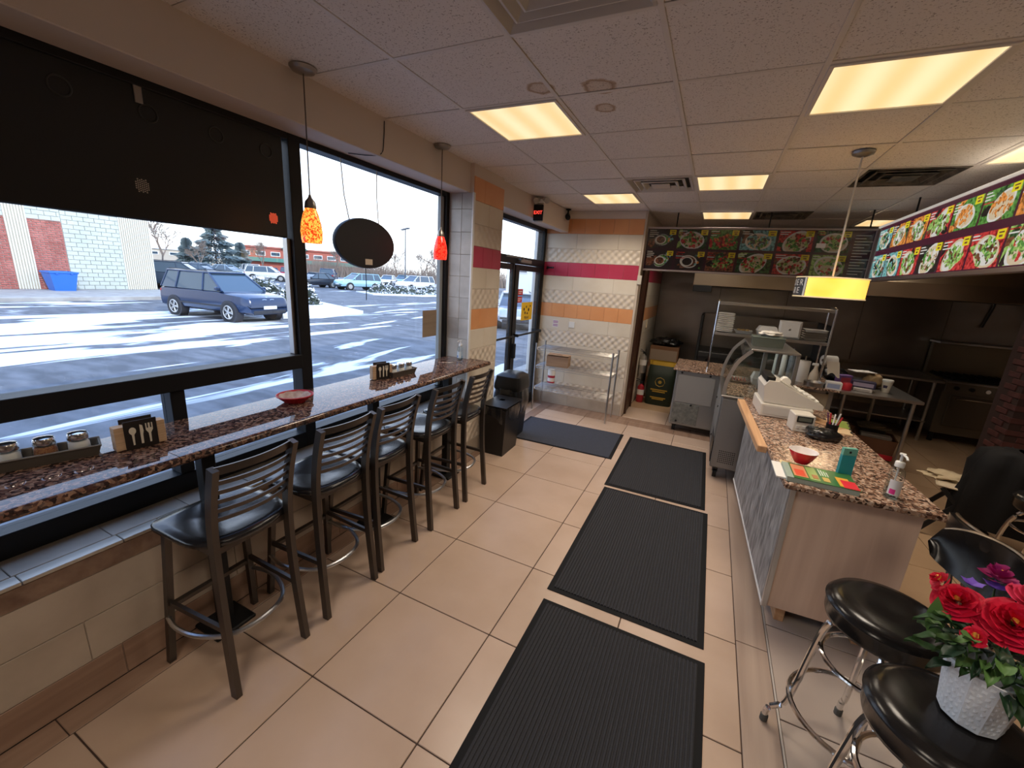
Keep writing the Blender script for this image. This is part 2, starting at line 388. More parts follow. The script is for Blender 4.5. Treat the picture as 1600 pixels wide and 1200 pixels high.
while y < 3.44:
    y1 = min(y+.30, 3.45); tile(wl, XG-.06, -2.215, y, y1, .645, .66, M['marble'], 'sill_tile', gap=.0015); y = y1
# soffit above the windows
struct(MB().box(XG-.14, XW, YF, YB, 2.60, 3.0, b=.004), 'wall_left_upper', M['paint'])
struct(MB().box(XW, -2.03, 4.95, YB, 2.555, H-.003, b=.004), 'trim_1', M['paint'])

# ---- window 1: black frames and glass
def bars(parent, name, lst, mat=None):
    for q in lst: struct(MB().box(*q, b=.003), name, mat or M['black_metal'], parent)
w1 = tag(link('window_1', None, None), kind='structure')
XO = XG-.10
bars(w1, 'mullion', [(XO, XG, 1.80, 1.88, .66, 2.60), (XO, XG, 3.405, 3.45, .66, 2.60), (XO, XG, -1.0, -.92, .66, 2.60)])
bars(w1, 'bottom_rail', [(XO, XG, -1.7, 1.80, .66, .765), (XO, XG, 1.88, 3.405, .66, .765)])
bars(w1, 'middle_rail', [(XO, XG+.01, -1.7, 1.80, 1.215, 1.305)])
bars(w1, 'head_rail', [(XO, XG, -1.7, 1.80, 2.565, 2.60), (XO, XG, 1.88, 3.405, 2.565, 2.60)])
bars(w1, 'mullion', [(XO, XG-.005, 1.055, 1.12, .765, 1.215), (XO, XG-.005, -.35, -.285, .765, 1.215)])
bars(w1, 'glazing_stop', [(XG-.075, XG-.03, 1.775, 1.80, 1.305, 2.02)], M['steel'])
for q in ((-.92, 1.80, 1.305, 2.565), (-.285, 1.055, .765, 1.215), (1.12, 1.80, .765, 1.215), (1.88, 3.405, .765, 2.565), (-1.7, -1.0, .765, 2.565), (-.92,-.35,.765,1.215)):
    struct(MB().box(XO+.03, XO+.036, *q), 'pane', M['glass'], w1)
struct(MB().box(XG-.07, XG-.03, 3.36, 3.405, .77, 2.56, b=.004), 'grey_jamb', pm('grey_jamb', (.30,.33,.33), .5), w1)
struct(MB().box(XG-.14, XO, YF, -1.7, -.3, 3.0), 'wall_left_far', M['paint'])

# ---- column with tiles between window and door
cl = struct(MB().box(XG-.14, -2.108, 3.458, 4.04, -.1, 2.9), 'column', M['paint'])
ROWS = [(2.54,2.74,'o'), (2.34,2.54,'c'), (2.145,2.34,'e'), (1.95,2.145,'p'), (1.75,1.95,'c'), (1.555,1.75,'e'), (1.355,1.555,'o'), (1.16,1.355,'c'), (.96,1.16,'e'),
        (.765,.96,'c'), (.565,.765,'e'), (.37,.565,'c'), (.17,.37,'e'), (0,.17,'b')]
def emboss():
    m, nt, b = newmat('embossed_tile'); b.inputs['Base Color'].default_value = (.70,.61,.50,1); b.inputs['Roughness'].default_value = .35
    sp = N(nt, 'ShaderNodeSeparateXYZ'); nt.links.new(coords(nt, (62,62,62)), sp.inputs[0]); ad = N(nt, 'ShaderNodeMath', operation='ADD')
    nt.links.new(sp.outputs['X'], ad.inputs[0]); nt.links.new(sp.outputs['Y'], ad.inputs[1])
    s1 = N(nt, 'ShaderNodeMath', operation='SINE'); s2 = N(nt, 'ShaderNodeMath', operation='SINE'); w = N(nt, 'ShaderNodeMath', operation='MULTIPLY')
    nt.links.new(ad.outputs[0], s1.inputs[0]); nt.links.new(sp.outputs['Z'], s2.inputs[0]); nt.links.new(s1.outputs[0], w.inputs[0]); nt.links.new(s2.outputs[0], w.inputs[1])
    bp = N(nt, 'ShaderNodeBump'); bp.inputs['Strength'].default_value = .8; bp.inputs['Distance'].default_value = .006
    nt.links.new(w.outputs[0], bp.inputs['Height']); nt.links.new(bp.outputs[0], b.inputs['Normal']); return m
M['emb'] = emboss()
TM = {'o': M['orange_tile'], 'c': M['cream_tile'], 'e': M['emb'], 'p': M['pink_tile'], 'b': M['marble']}
for z0, z1, k in ROWS:
    cuts = [3.458, 3.65, 4.04] if k in 'op' else ([3.458, 3.75, 4.04] if k != 'e' else [3.458, 4.04])
    if k == 'p': cuts = [3.458, 3.66, 3.85, 4.04]
    for a, b_ in zip(cuts, cuts[1:]): tile(cl, -2.108, -2.10, a, b_, z0, z1, TM[k], gap=.001)
M['grey_marble'] = tilemat('grey_marble_tile', (.36,.33,.29), (.58,.55,.50), .3, 7, .3)
z = .66
while z < 2.6:
    z1 = min(z+.20, 2.6); tile(cl, XG, -2.225, 3.45, 3.458, z, z1, M['grey_marble'], gap=.001); tile(cl, -2.225, -2.115, 3.45, 3.458, z+.0, z1, M['grey_marble'], gap=.001); z = z1
struct(MB().box(-2.115, -2.096, 3.445, 3.475, .66, 2.60, b=.003), 'corner_strip', M['white'], cl)

# ---- back wall with coloured tile bands
wbk = struct(MB().box(XG-.14, -.985, YB+.008, YB+.16, -.1, 3.0), 'wall_back', M['paint'])
struct(MB().box(XG-.14, -.985, YB-.0, YB+.01, 2.742, H, b=.002), 'top_strip', M['paint'], wbk)
for z0, z1, k in ROWS:
    wd, off = {'o': (.2, .985), 'p': (.2, .985), 'c': (.59, 1.30), 'e': (.59, .99), 'b': (.6, 1.2)}[k]
    cuts = sorted({XG, -.985} | {-(off + wd*j) for j in range(-1, 8) if XG+.02 < -(off+wd*j) < -1.0})
    for a, b_ in zip(cuts, cuts[1:]): tile(wbk, a, b_, YB, YB+.008, z0, z1, TM[k], gap=.001)
struct(MB().box(-.985, -.955, YB-.004, YB+.17, 0, 3.0, b=.004), 'corner_board', woodmat('worn_edge', (.42,.30,.2), (.72,.66,.58), 'z', 1.4, .8), wbk)

# ---- kitchen walls
wk = struct(MB().box(-1.1, -.96, YB+.16, YK+.2, -.1, 3.0), 'wall_kitchen_left', M['paint'])
for z0, z1, k in ROWS:
    if k == 'b': k = 'c'
    wd = .2 if k in 'op' else .59
    y = 6.62
    while y < YK-.02:
        y1 = min(y+wd, YK); tile(wk, -.96, -.952, y, y1, z0, z1, TM[k], gap=.001); y = y1
dk = pm('dark_brown_wood', (.06,.022,.012), .4)
d2 = tag(link('door_2', None, None), kind='structure')
struct(MB().box(-.975, -.925, 6.12, 6.17, 0, 2.12, b=.004).box(-.975, -.925, 6.56, 6.61, 0, 2.12, b=.004), 'door_frame', dk, d2)
struct(MB().box(-.965, -.945, 6.17, 6.56, 0.0, 2.10, b=.003), 'door_leaf', dk, d2)
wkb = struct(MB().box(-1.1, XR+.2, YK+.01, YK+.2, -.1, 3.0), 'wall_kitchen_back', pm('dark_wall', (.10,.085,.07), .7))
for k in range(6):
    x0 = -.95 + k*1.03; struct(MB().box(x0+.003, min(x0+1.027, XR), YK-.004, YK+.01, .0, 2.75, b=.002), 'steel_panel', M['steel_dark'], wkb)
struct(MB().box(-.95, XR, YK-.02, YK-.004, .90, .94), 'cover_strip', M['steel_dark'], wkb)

# ---- brick pier at the right
pr = struct(MB().box(3.012, 3.9, 6.012, 6.4, -.05, 2.84), 'pillar', pm('dark_mortar', (.05,.025,.022), .9))
br = tilemat('dark_red_brick', (.07,.022,.02), (.12,.04,.035), .75, 8, .1)
bm1 = tile_mesh('brick', .192, .014, .056, br, .003); bm2 = tile_mesh('brick', .014, .19, .056, br, .003)
for j in range(30):
    z = .035 + j*.066
    for i in range(3): link('brick', bm1, pr, (3.10 + i*.2 + (.0 if j % 2 else .1), 6.008, z))
    link('brick', bm2, pr, (3.008, 6.10 + (.0 if j % 2 else .1), z))

# ---- glazed entrance
d1 = tag(link('door_1', None, None), kind='structure')
bars(d1, 'door_post', [(XO, XG+.01, 4.04, 4.10, 0, 2.60), (XO, XG+.005, 5.88, 5.95, 0, 2.60), (XO+.05, XG, 4.90, 4.95, 0, 2.10)])
bars(d1, 'transom_bar', [(XO, XG+.015, 4.10, 5.88, 2.06, 2.15), (XO, XG, 4.10, 5.88, 2.55, 2.60)])
bars(d1, 'stile', [(XO+.02, XG+.01, 4.96, 5.07, .01, 2.05), (XO+.05, XG+.0, 5.82, 5.87, .01, 2.05), (XO+.02, XG+.0, 4.11, 4.17, .01, 2.05)])
bars(d1, 'door_rail', [(XO+.02, XG+.01, 5.07, 5.82, .01, .17), (XO+.02, XG+.01, 5.07, 5.82, 1.98, 2.05), (XO+.02, XG, 4.17, 4.88, .01, .17), (XO+.02, XG, 4.17, 4.88, 1.98, 2.05)])
for q in ((4.17, 4.88, .17, 1.98), (5.07, 5.82, .17, 1.98), (4.10, 5.88, 2.15, 2.55)): struct(MB().box(XG-.018, XG-.012, *q), 'pane', M['glass'], d1)
struct(MB().tube([(XG+.06, 5.03, 1.13), (XG+.06, 5.86, 1.13)], .014, 8).box(XG, XG+.07, 5.02, 5.05, 1.11, 1.15).box(XG, XG+.07, 5.83, 5.86, 1.11, 1.15), 'push_bar', M['black_metal'], d1)
struct(MB().tube([(XG+.05, 4.14, 1.13), (XG+.05, 4.93, 1.13)], .014, 8), 'push_bar', M['black_metal'], d1)
struct(MB().box(XG, XG+.05, 4.98, 5.03, .82, 1.02, b=.006), 'lock_box', M['black_metal'], d1)
struct(MB().box(XG+.01, XG+.07, 4.98, 5.32, 2.075, 2.12, b=.006).tube([(XG+.05,5.1,2.13),(XG+.12,4.9,2.13),(XG+.03,4.62,2.13)], .008, 6), 'door_closer', pm('closer_grey', (.25,.24,.23), .4, .6), d1)
struct(MB().box(XO, XG+.02, 4.05, 5.88, -.02, .012, b=.003), 'threshold', M['steel'], d1)
# ================================================================ ceiling lights and vents
M['lamp'] = None
def diffuser():
    m, nt, b = newmat('lit_diffuser'); b.inputs['Base Color'].default_value = (.8,.75,.65,1)
    w = N(nt, 'ShaderNodeTexWave', wave_type='BANDS', bands_direction='X'); w.inputs['Scale'].default_value = 1.55; w.inputs['Distortion'].default_value = .35; w.inputs['Detail'].default_value = 1
    cv = coords(nt, obj=True); nt.links.new(cv, w.inputs['Vector'])
    nt.links.new(ramp(nt, w.outputs['Fac'], [(0, (.98,.62,.26)), (1, (1.0,.80,.45))]), b.inputs['Emission Color']); b.inputs['Emission Strength'].default_value = LAMP; return m
LAMP = 1.0
M['lamp'] = diffuser()
def make_light(lbl):
    t = thing('ceiling_light', lbl, 'light', (0,0,0), 0, 'lay-in ceiling lights')
    a = .2935; MB().box(-a, a, -a, -a+.02, -.008, .02, b=.002).box(-a, a, a-.02, a, -.008, .02, b=.002).box(-a, -a+.02, -a+.02, a-.02, -.008, .02, b=.002).box(a-.02, a, -a+.02, a-.02, -.008, .02, b=.002).build('frame', M['tee'], t)
    MB().box(-a+.02, a-.02, -a+.02, a-.02, .0, .006).build('diffuser', M['lamp'], t)
    return t
PANEL_W, PANEL_COL = 13.5, (1.0, .87, .72)
def added_panel_light(p, k=1.0):   # area light added below each panel to brighten the room, spread narrowed
    ld = bpy.data.lights.new('added_panel_light', 'AREA'); ld.shape = 'SQUARE'; ld.size = .54; ld.energy = PANEL_W*k; ld.color = PANEL_COL; ld.spread = R(135)
    o = bpy.data.objects.new('added_panel_light', ld); COL.objects.link(o); o.location = (p[0], p[1], p[2]-.012)
LL = {(0,1): 'square lit ceiling panel beside the stained ceiling tiles, nearest the window wall', (0,5): 'small-looking lit ceiling panel near the entrance corner and black camera',
      (2,4): 'lit ceiling panel between the square vent and the pendant cord, mid room', (2,7): 'bright lit ceiling panel just above the dim menu board',
      (5,8): 'lit ceiling panel above the corner where the two menu boards meet', (5,3): 'lit ceiling panel cut by the picture edge above the bright menu board',
      (3,1): 'largest lit ceiling panel, its grid opening sagging at the edge', (1,-4): 'lit ceiling panel behind the viewer over the aisle', (4,-3): 'lit ceiling panel behind the viewer over the dining side'}
l0 = None
for (i, r), lb in LL.items():
    p = (CX+CW*(i+.5), CY+CD*(r+.5), H)
    if l0 is None: l0 = make_light(lb); l0.location = p
    else: dup(l0, p, label=lb)
    added_panel_light(p, .65 if r > 5 else 1.0)   # weaker added light under the kitchen panels
M['vent'] = pm('vent_metal', (.58,.55,.51), .5, .0); M['soot'] = pm('sooty_vent', (.16,.13,.10), .6, .1, var=(9, (.04,.035,.03), .12))
def make_vent(lbl, mt):
    t = thing('ceiling_vent', lbl, 'vent', (0,0,0), 0, 'square ceiling air vents'); a = .2935
    b = MB(); b.box(-a, a, -a, a, .035, .045); b.build('backing', M['black_plastic'], t)
    for k, (o, z) in enumerate(((a, -.004), (.230, -.004), (.165, -.010))):
        i = o - .042; m = MB()
        q = [(o, z), (o-.012, z-.004), (i, z+.028), (i+.006, z+.034)]
        vs = []
        for (r_, z_) in q: vs += [(-r_,-r_,z_), (r_,-r_,z_), (r_,r_,z_), (-r_,r_,z_)]
        fs = [(j*4+e, j*4+(e+1)%4, (j+1)*4+(e+1)%4, (j+1)*4+e) for j in range(3) for e in range(4)] + [(12+e, 12+(e+1)%4, (e+1)%4, e) for e in range(4)]
        m.add(vs, fs); m.build('louver', mt, t)
    MB().box(-.085, .085, -.085, .085, -.014, -.006, b=.003).build('centre_plate', mt, t)
    return t
VL = {(1,-1): 'large grey square air vent at the top edge of the ceiling', (1,4): 'light grey square air vent near the entrance side', (4,4): 'soot-darkened square air vent beside the pendant canopy',
      (3,7): 'dark greasy air vent over the dim menu board', (6,-2): 'square air vent behind the viewer'}
v0 = None
for (i, r), lb in VL.items():
    p = (CX+CW*(i+.5), CY+CD*(r+.5), H)
    t = make_vent(lb, M['soot'] if (i,r) in ((4,4),(3,7)) else M['vent']); t.location = p

# ================================================================ window bar
GB = granite('bar_granite', [(.0,(.015,.010,.010)), (.35,(.06,.03,.025)), (.6,(.16,.08,.055)), (.8,(.30,.18,.12)), (1,(.05,.04,.045))], 95, .04)
bar = thing('window_bar', 'long polished granite eating bar along the window wall', 'bar', (0,0,0))
def slab(mb, x0, x1, y0, y1, z0, z1):
    r = (z1-z0)/2; pr = [(x0, z0), (x0, z1)] + [(x1-r+r*cos(a), (z0+z1)/2+r*sin(a)) for a in [pi/2-pi*k/8 for k in range(9)]]
    mb.profy(pr, y0, y1); return mb
slab(MB(), -2.335, -1.868, -1.6, .838, 1.03, 1.07).build('slab', GB, bar)
slab(MB(), -2.335, -1.868, .841, 3.50, 1.03, 1.07).build('slab', GB, bar)
for y in (-.05, 1.02, 2.12, 3.05):
    MB().box(-2.09, -2.03, y-.03, y+.03, .02, 1.03, b=.003).build('leg', M['black_metal'], bar)
    MB().box(-2.16, -1.96, y-.10, y+.10, .0, .022, b=.006).build('base_plate', M['black_metal'], bar)
    MB().box(-2.13, -1.93, y-.02, y+.02, 1.015, 1.03).build('bracket', M['black_metal'], bar)

# ================================================================ bar stools
M['stool'] = pm('brown_black_metal', (.095,.080,.070), .34, .75, bump=(40,.12))
M['seatv'] = pm('black_seat_vinyl', (.010,.010,.012), .22, 0, bump=(14,.5), spec=.6)
M['ringm'] = pm('worn_footrest_metal', (.62,.62,.63), .3, 1)
def make_stool(lbl):
    t = thing('bar_stool', lbl, 'stool', (0,0,0), 0, 'ladder-back bar stools along the window bar')
    # seat: D shape, flat front (-x), round back
    pts = []
    n = 28
    for k in range(n):
        a = 2*pi*k/n; c, s_ = cos(a), sin(a); e = 2/3.2
        e = 2/9 if c < 0 else 2/2.7; pts.append(((.215 if c < 0 else .205)*math.copysign(abs(c)**e, c), .215*math.copysign(abs(s_)**e, s_)))
    m = MB(); lv = [(.93,-.022),(1.0,-.012),(1.0,.004),(.97,.013),(.80,.014),(.45,.004),(0.02,-.002)]
    vs = [(x*k, y*k, .735+z) for k, z in lv for x, y in pts]; fs = [(j*n+i, j*n+(i+1)%n, (j+1)*n+(i+1)%n, (j+1)*n+i) for j in range(len(lv)-1) for i in range(n)]
    fs.append(tuple(range(n-1,-1,-1))); fs.append(tuple(range((len(lv)-1)*n, len(lv)*n)))
    m.add(vs, fs); m.build('seat', M['seatv'], t, ang=60)
    fr = MB(); fr.box(-.18, .17, -.17, -.145, .685, .713).box(-.18, .17, .145, .17, .685, .713).box(-.18, -.155, -.17, .17, .685, .713).box(.145, .17, -.17, .17, .685, .713); fr.build('seat_frame', M['stool'], t)
    for s_ in (-1, 1):
        MB().tube([(-.21, .205*s_, 0), (-.165, .165*s_, .70)], 1, sq=(.014,.014), up=Vector((1,0,0))).build('leg', M['stool'], t)
        P = smoothpath([(.225, .178*s_, 0), (.19, .170*s_, .40), (.180, .168*s_, .72), (.20, .170*s_, .92), (.245, .172*s_, 1.10)], 5)
        MB().tube(P, 1, sq=(.013,.019), up=Vector((1,0,0))).build('leg', M['stool'], t)
    # ladder back: curved slats
    def slat(z, x, h, bow):
        m = MB()
        f = lambda u, v: (x + bow*(1-(2*u-1)**2) + .006*v, (-.165 + .33*u), z + h*(v-.5) - .0*u)
        m.grid(f, 12, 1, th=(-.008, 0, 0)); return m
    slat(1.085, .235, .036, .028).build('top_rail', M['stool'], t)
    for k in range(5): slat(1.03 - .043*k, .224 - .0085*k, .020, .034).build('slat', M['stool'], t)
    MB().tube([(-.195, -.195, .30), (-.195, .195, .30)], 1, sq=(.010,.013), up=Vector((1,0,0))).build('stretcher', M['stool'], t)
    for s_ in (-1, 1): MB().tube([(-.19, .187*s_, .33), (.19, .17*s_, .33)], 1, sq=(.008,.012), up=Vector((0,0,1))).build('stretcher', M['stool'], t)
    P = smoothpath([(-.195, -.195, .25), (-.10, -.215, .25), (.02, -.20, .25), (.14, -.13, .25), (.178, 0, .25), (.14, .13, .25), (.02, .20, .25), (-.10, .215, .25), (-.195, .195, .25)], 4)
    MB().tube(P, .011, 8).build('footrest', M['ringm'], t)
    return t
SL = ['ladder-back bar stool closest to the viewer, full seat in view', 'second ladder-back bar stool along the bar', 'middle ladder-back bar stool of the five',
      'fourth ladder-back bar stool, just before the stool at the bin', 'farthest ladder-back bar stool beside the black bin']
s0 = None
for k, (x, y, a) in enumerate(((-1.845, .975, .03), (-1.85, 1.475, 0), (-1.87, 1.895, .03), (-1.86, 2.42, 0), (-1.865, 2.89, .05))):
    if s0 is None: s0 = make_stool(SL[0]); s0.location = (x, y, 0); s0.rotation_euler = (0,0,a)
    else: dup(s0, (x, y, 0), a, SL[k])

# ================================================================ floor mats
M['mat_border'] = pm('rubber_border', (.006,.006,.007), .75, spec=.25)
M['mat_rib'] = pm('ribbed_carpet', (.030,.031,.037), .9, var=(300, (.018,.018,.022), .15))
M['mat_blue'] = pm('blue_grey_carpet', (.050,.055,.075), .95, var=(260, (.025,.028,.040), .15), bump=(300,.6))
def mat(lbl, cx, cy, w, d, rz, ribs=True):
    t = thing('floor_mat', lbl, 'mat', (cx, cy, 0), rz, 'dark entrance mats'); hw, hd = w/2, d/2
    MB().box(-hw, hw, -hd, hd, .0, .005, b=.003).build('rubber_border', M['mat_border'], t)
    b = .034
    if ribs:
        m = MB(); m.box(-hw+b, hw-b, -hd+b, hd-b, .004, .0065)
        n = int((w-2*b)/.0185)
        for k in range(n):
            x = -hw+b + (k+.5)*(w-2*b)/n
            m.add([(x-.0065,-hd+b,.006),(x-.0045,-hd+b,.012),(x+.0045,-hd+b,.012),(x+.0065,-hd+b,.006),(x-.0065,hd-b,.006),(x-.0045,hd-b,.012),(x+.0045,hd-b,.012),(x+.0065,hd-b,.006)], [(0,1,5,4),(1,2,6,5),(2,3,7,6),(3,2,1,0),(4,5,6,7)])
        m.build('ribbed_pile', M['mat_rib'], t, kind='stuff')
    else: MB().box(-hw+b, hw-b, -hd+b*.5, hd-b*.5, .004, .010, b=.002).build('carpet_pile', M['mat_blue'], t)
mat('ribbed black mat nearest the viewer', -.184, 1.26, .90, 1.54, 0)
mat('middle ribbed black mat between two others', -.196, 2.885, .905, 1.54, .003)
mat('ribbed dark mat beside the display case', -.225, 4.435, .895, 1.47, .012)
mat('smooth blue-grey mat lying across the entrance', -1.40, 4.735, 1.30, .87, .035, False)

# ================================================================ hanging orange pendants
def fire_glass(name, c1, c2, s):
    m, nt, b = newmat(name); n = N(nt, 'ShaderNodeTexNoise'); n.inputs['Scale'].default_value = 75; n.inputs['Detail'].default_value = 3; n.inputs['Distortion'].default_value = 1.2
    nt.links.new(coords(nt), n.inputs['Vector']); c = ramp(nt, n.outputs['Fac'], [(.42, c1), (.56, c2)])
    nt.links.new(c, b.inputs['Base Color']); nt.links.new(c, b.inputs['Emission Color']); b.inputs['Emission Strength'].default_value = s; b.inputs['Roughness'].default_value = .1; return m
M['canopy'] = pm('brushed_nickel', (.34,.31,.28), .35, .9)
def pendant(lbl, x, y, zb, mt):
    t = thing('pendant_lamp', lbl, 'lamp', (x, y, 0), 0, 'mottled glass pendants over the bar')
    MB().lathe([(0,H-.03),(.02,H-.03),(.055,H-.02),(.066,H-.006),(.066,H-.002),(0,H-.002)], n=24).build('canopy', M['canopy'], t)
    MB().tube([(0,0,H-.03),(0,0,zb+.245)], .0035, 6).build('cord', pm('cord_brown', (.12,.09,.07), .6), t)
    MB().lathe([(0,zb+.25),(.006,zb+.25),(.010,zb+.235),(.026,zb+.215),(.031,zb+.185),(.030,zb+.18),(0,zb+.18)], n=20).build('socket_cap', M['canopy'], t)
    MB().lathe([(.027,zb+.185),(.040,zb+.15),(.052,zb+.10),(.056,zb+.06),(.054,zb+.02),(.050,zb),(.047,zb),(.051,zb+.03),(.052,zb+.06),(.048,zb+.10),(.037,zb+.145),(.026,zb+.18)], n=28).build('shade', mt, t, ang=60)
pendant('orange mottled glass pendant lamp, the one in front of the window mullion', -2.067, 1.69, 1.99, fire_glass('amber_glass', (.55,.03,.004), (1.0,.42,.06), 1.6))
pendant('red mottled glass pendant lamp near the column', -2.10, 2.95, 1.985, fire_glass('red_glass', (.55,.005,.004), (1.0,.045,.02), 1.5))

# ================================================================ sign boxes seen from behind
M['sign_back'] = pm('sign_back', (.010,.011,.013), .5)
sb = thing('window_sign', 'long black back of a lit sign filling the upper window', 'sign', (0,0,0))
MB().box(XG-.055, XG-.012, -1.0, 1.772, 2.02, 2.575, b=.006).build('cabinet', M['sign_back'], sb)
hexm = pm('perforated_insert', (.55,.50,.42), .6)
for k, (yy, zz) in enumerate(((.85, 2.47), (1.13, 2.47), (1.41, 2.47), (1.67, 2.47))):
    m = MB(); m.lathe([(.0,.0),(.028,.0),(.033,.004),(.033,0)], n=20); o = m.build('vent_hole', M['black_plastic'], sb, (XG-.0125, yy, zz), rz=(0, pi/2, 0)); MB().tube([(.034*cos(2*pi*q_/24), .034*sin(2*pi*q_/24), .002) for q_ in range(24)], .0035, 6, True).build('hole_rim', pm('hole_rim', (.035,.035,.035), .5), o)
for (yy, zz, cm) in ((1.07, 2.165, hexm), (1.685, 2.12, emis('red_glow', (1,.12,.05), .9))):
    m = MB()
    for i in range(-4, 5):
        for j in range(-4, 5):
            px, py = (i+.5*(j%2))*.0085, j*.0075
            if px*px+py*py < .030**2: m.lathe([(0,0),(.0032,0)], c=(px,py,.0008), n=6)
    m.build('perforated_disc', cm, sb, (XG-.0118, yy, zz), rz=(0, pi/2, 0))
MB().box(XG-.012, XG-.004, 1.085, 1.115, 2.50, 2.57, b=.002).build('bracket', M['canopy'], sb)

rs = thing('round_sign', 'round black back of a sign hanging in the window on two wires', 'sign', (XG+.02, 2.36, 2.045))
m = MB()
prof = [(0,-.02),(.93,-.02),(.985,-.012),(1,0),(1,.012),(.985,.022),(0,.022)]
n = 48; vs = []; fs = []
for k in range(n):
    a = 2*pi*k/n
    vs += [(z, .285*r*cos(a), .172*r*sin(a)) for r, z in prof]
L_ = len(prof)
for k in range(n): fs += [(k*L_+i, ((k+1)%n)*L_+i, ((k+1)%n)*L_+i+1, k*L_+i+1) for i in range(L_-1)]
m.add(vs, fs); m.build('cabinet', M['sign_back'], rs, ang=50)
MB().box(.0225, .0245, -.025, .045, -.145, -.105).build('sticker', pm('cream_sticker', (.62,.52,.40), .6), rs)
MB().tube([(0,-.14,.14),(-.01,-.17,.30),(-.02,-.18,.52)], .004, 5).build('hanging_wire', M['canopy'], rs); MB().tube([(0,.14,.14),(-.02,.145,.34),(-.02,.15,.52)], .004, 5).build('hanging_wire', M['canopy'], rs)
MB().tube([(0,0,-.17),(0,.003,-.30),(0,.0,-.40)], .003, 5).build('power_cord', M['black_plastic'], rs)
single(MB().tube(smoothpath([(XW+.004, 2.36, 2.82), (XW+.006, 2.35, 2.70), (XW+.004, 2.33, 2.62), (XW-.05, 2.28, 2.597), (XW-.16, 2.20, 2.596)], 5), .003, 5), 'power_cord', M['black_plastic'], 'thin dark cord running down the beam above the round sign', 'cord')

# ================================================================ on the bar
M['bowlred'] = pm('red_plastic', (.55,.02,.035), .35)
def shaker(lbl, x, y, z, body):
    t = thing('glass_shaker', lbl, 'shaker', (x, y, z), 0, 'glass shakers in trays on the bar')
    MB().lathe([(0,.004),(.030,.004),(.033,.012),(.031,.05),(.026,.058),(0,.058)], n=18).build('contents', body, t)
    MB().lathe([(0,0),(.032,0),(.036,.006),(.036,.045),(.030,.062),(.027,.068),(.030,.07)], n=18).build('jar', glassmat('jar_glass_'+lbl[:5], (.95,.97,.97), .8), t)
    MB().lathe([(.031,.066),(.032,.07),(.032,.084),(.028,.092),(.012,.096),(0,.096)], n=18).build('lid', M['chrome'], t)
    return t
salt = pm('white_grains', (.75,.74,.72), .8); chili = pm('red_flakes', (.22,.06,.03), .8, var=(200,(.4,.2,.08),.1))
def tray(lbl, x, y, rz, L, W):
    t = thing('condiment_tray', lbl, 'tray', (x, y, 1.07), rz, 'grey trays on the bar'); m = MB(); h = .045
    a, b, c, d = W/2-.012, L/2-.012, W/2, L/2
    out = [(-a,-b,0),(a,-b,0),(a,b,0),(-a,b,0),(-c,-d,h),(c,-d,h),(c,d,h),(-c,d,h),(-c+.006,-d+.006,h),(c-.006,-d+.006,h),(c-.006,d-.006,h),(-c+.006,d-.006,h),(-a+.004,-b+.004,.004),(a-.004,-b+.004,.004),(a-.004,b-.004,.004),(-a+.004,b-.004,.004)]
    fs = [(3,2,1,0)] + [(i,(i+1)%4,4+(i+1)%4,4+i) for i in range(4)] + [(4+i,4+(i+1)%4,8+(i+1)%4,8+i) for i in range(4)] + [(8+i,8+(i+1)%4,12+(i+1)%4,12+i) for i in range(4)] + [(12,13,14,15)]
    m.add(out, fs); m.build('tray_shell', pm('grey_tray', (.10,.085,.07), .5), t)
    MB().tube([(-c,-d,h),(c,-d,h),(c,d,h),(-c,d,h)], .004, 6, True).build('rim', pm('grey_tray_rim', (.13,.11,.09), .5), t)
tray('grey tray with three shakers, nearest on the bar', -2.225, .565, -.30, .30, .11)
for (q, lb, bd) in ((-.093, 'glass shaker of white grains, nearest in the near tray', salt), (-.0, 'glass shaker of red flakes, middle of the near tray', chili), (.09, 'glass shaker of white grains beside the dark napkin holder', salt)):
    shaker(lb, -2.225+.29*q, .565+.955*q, 1.075, bd)
tray('grey tray with shakers far along the bar', -2.15, 2.515, -.05, .27, .10)
for (q, lb) in ((-.085, 'shaker nearest the far napkin holder in the far tray'), (0, 'middle shaker in the far tray'), (.085, 'shaker at the far end of the far tray')):
    shaker(lb, -2.15+.05*q, 2.515+q, 1.075, salt)
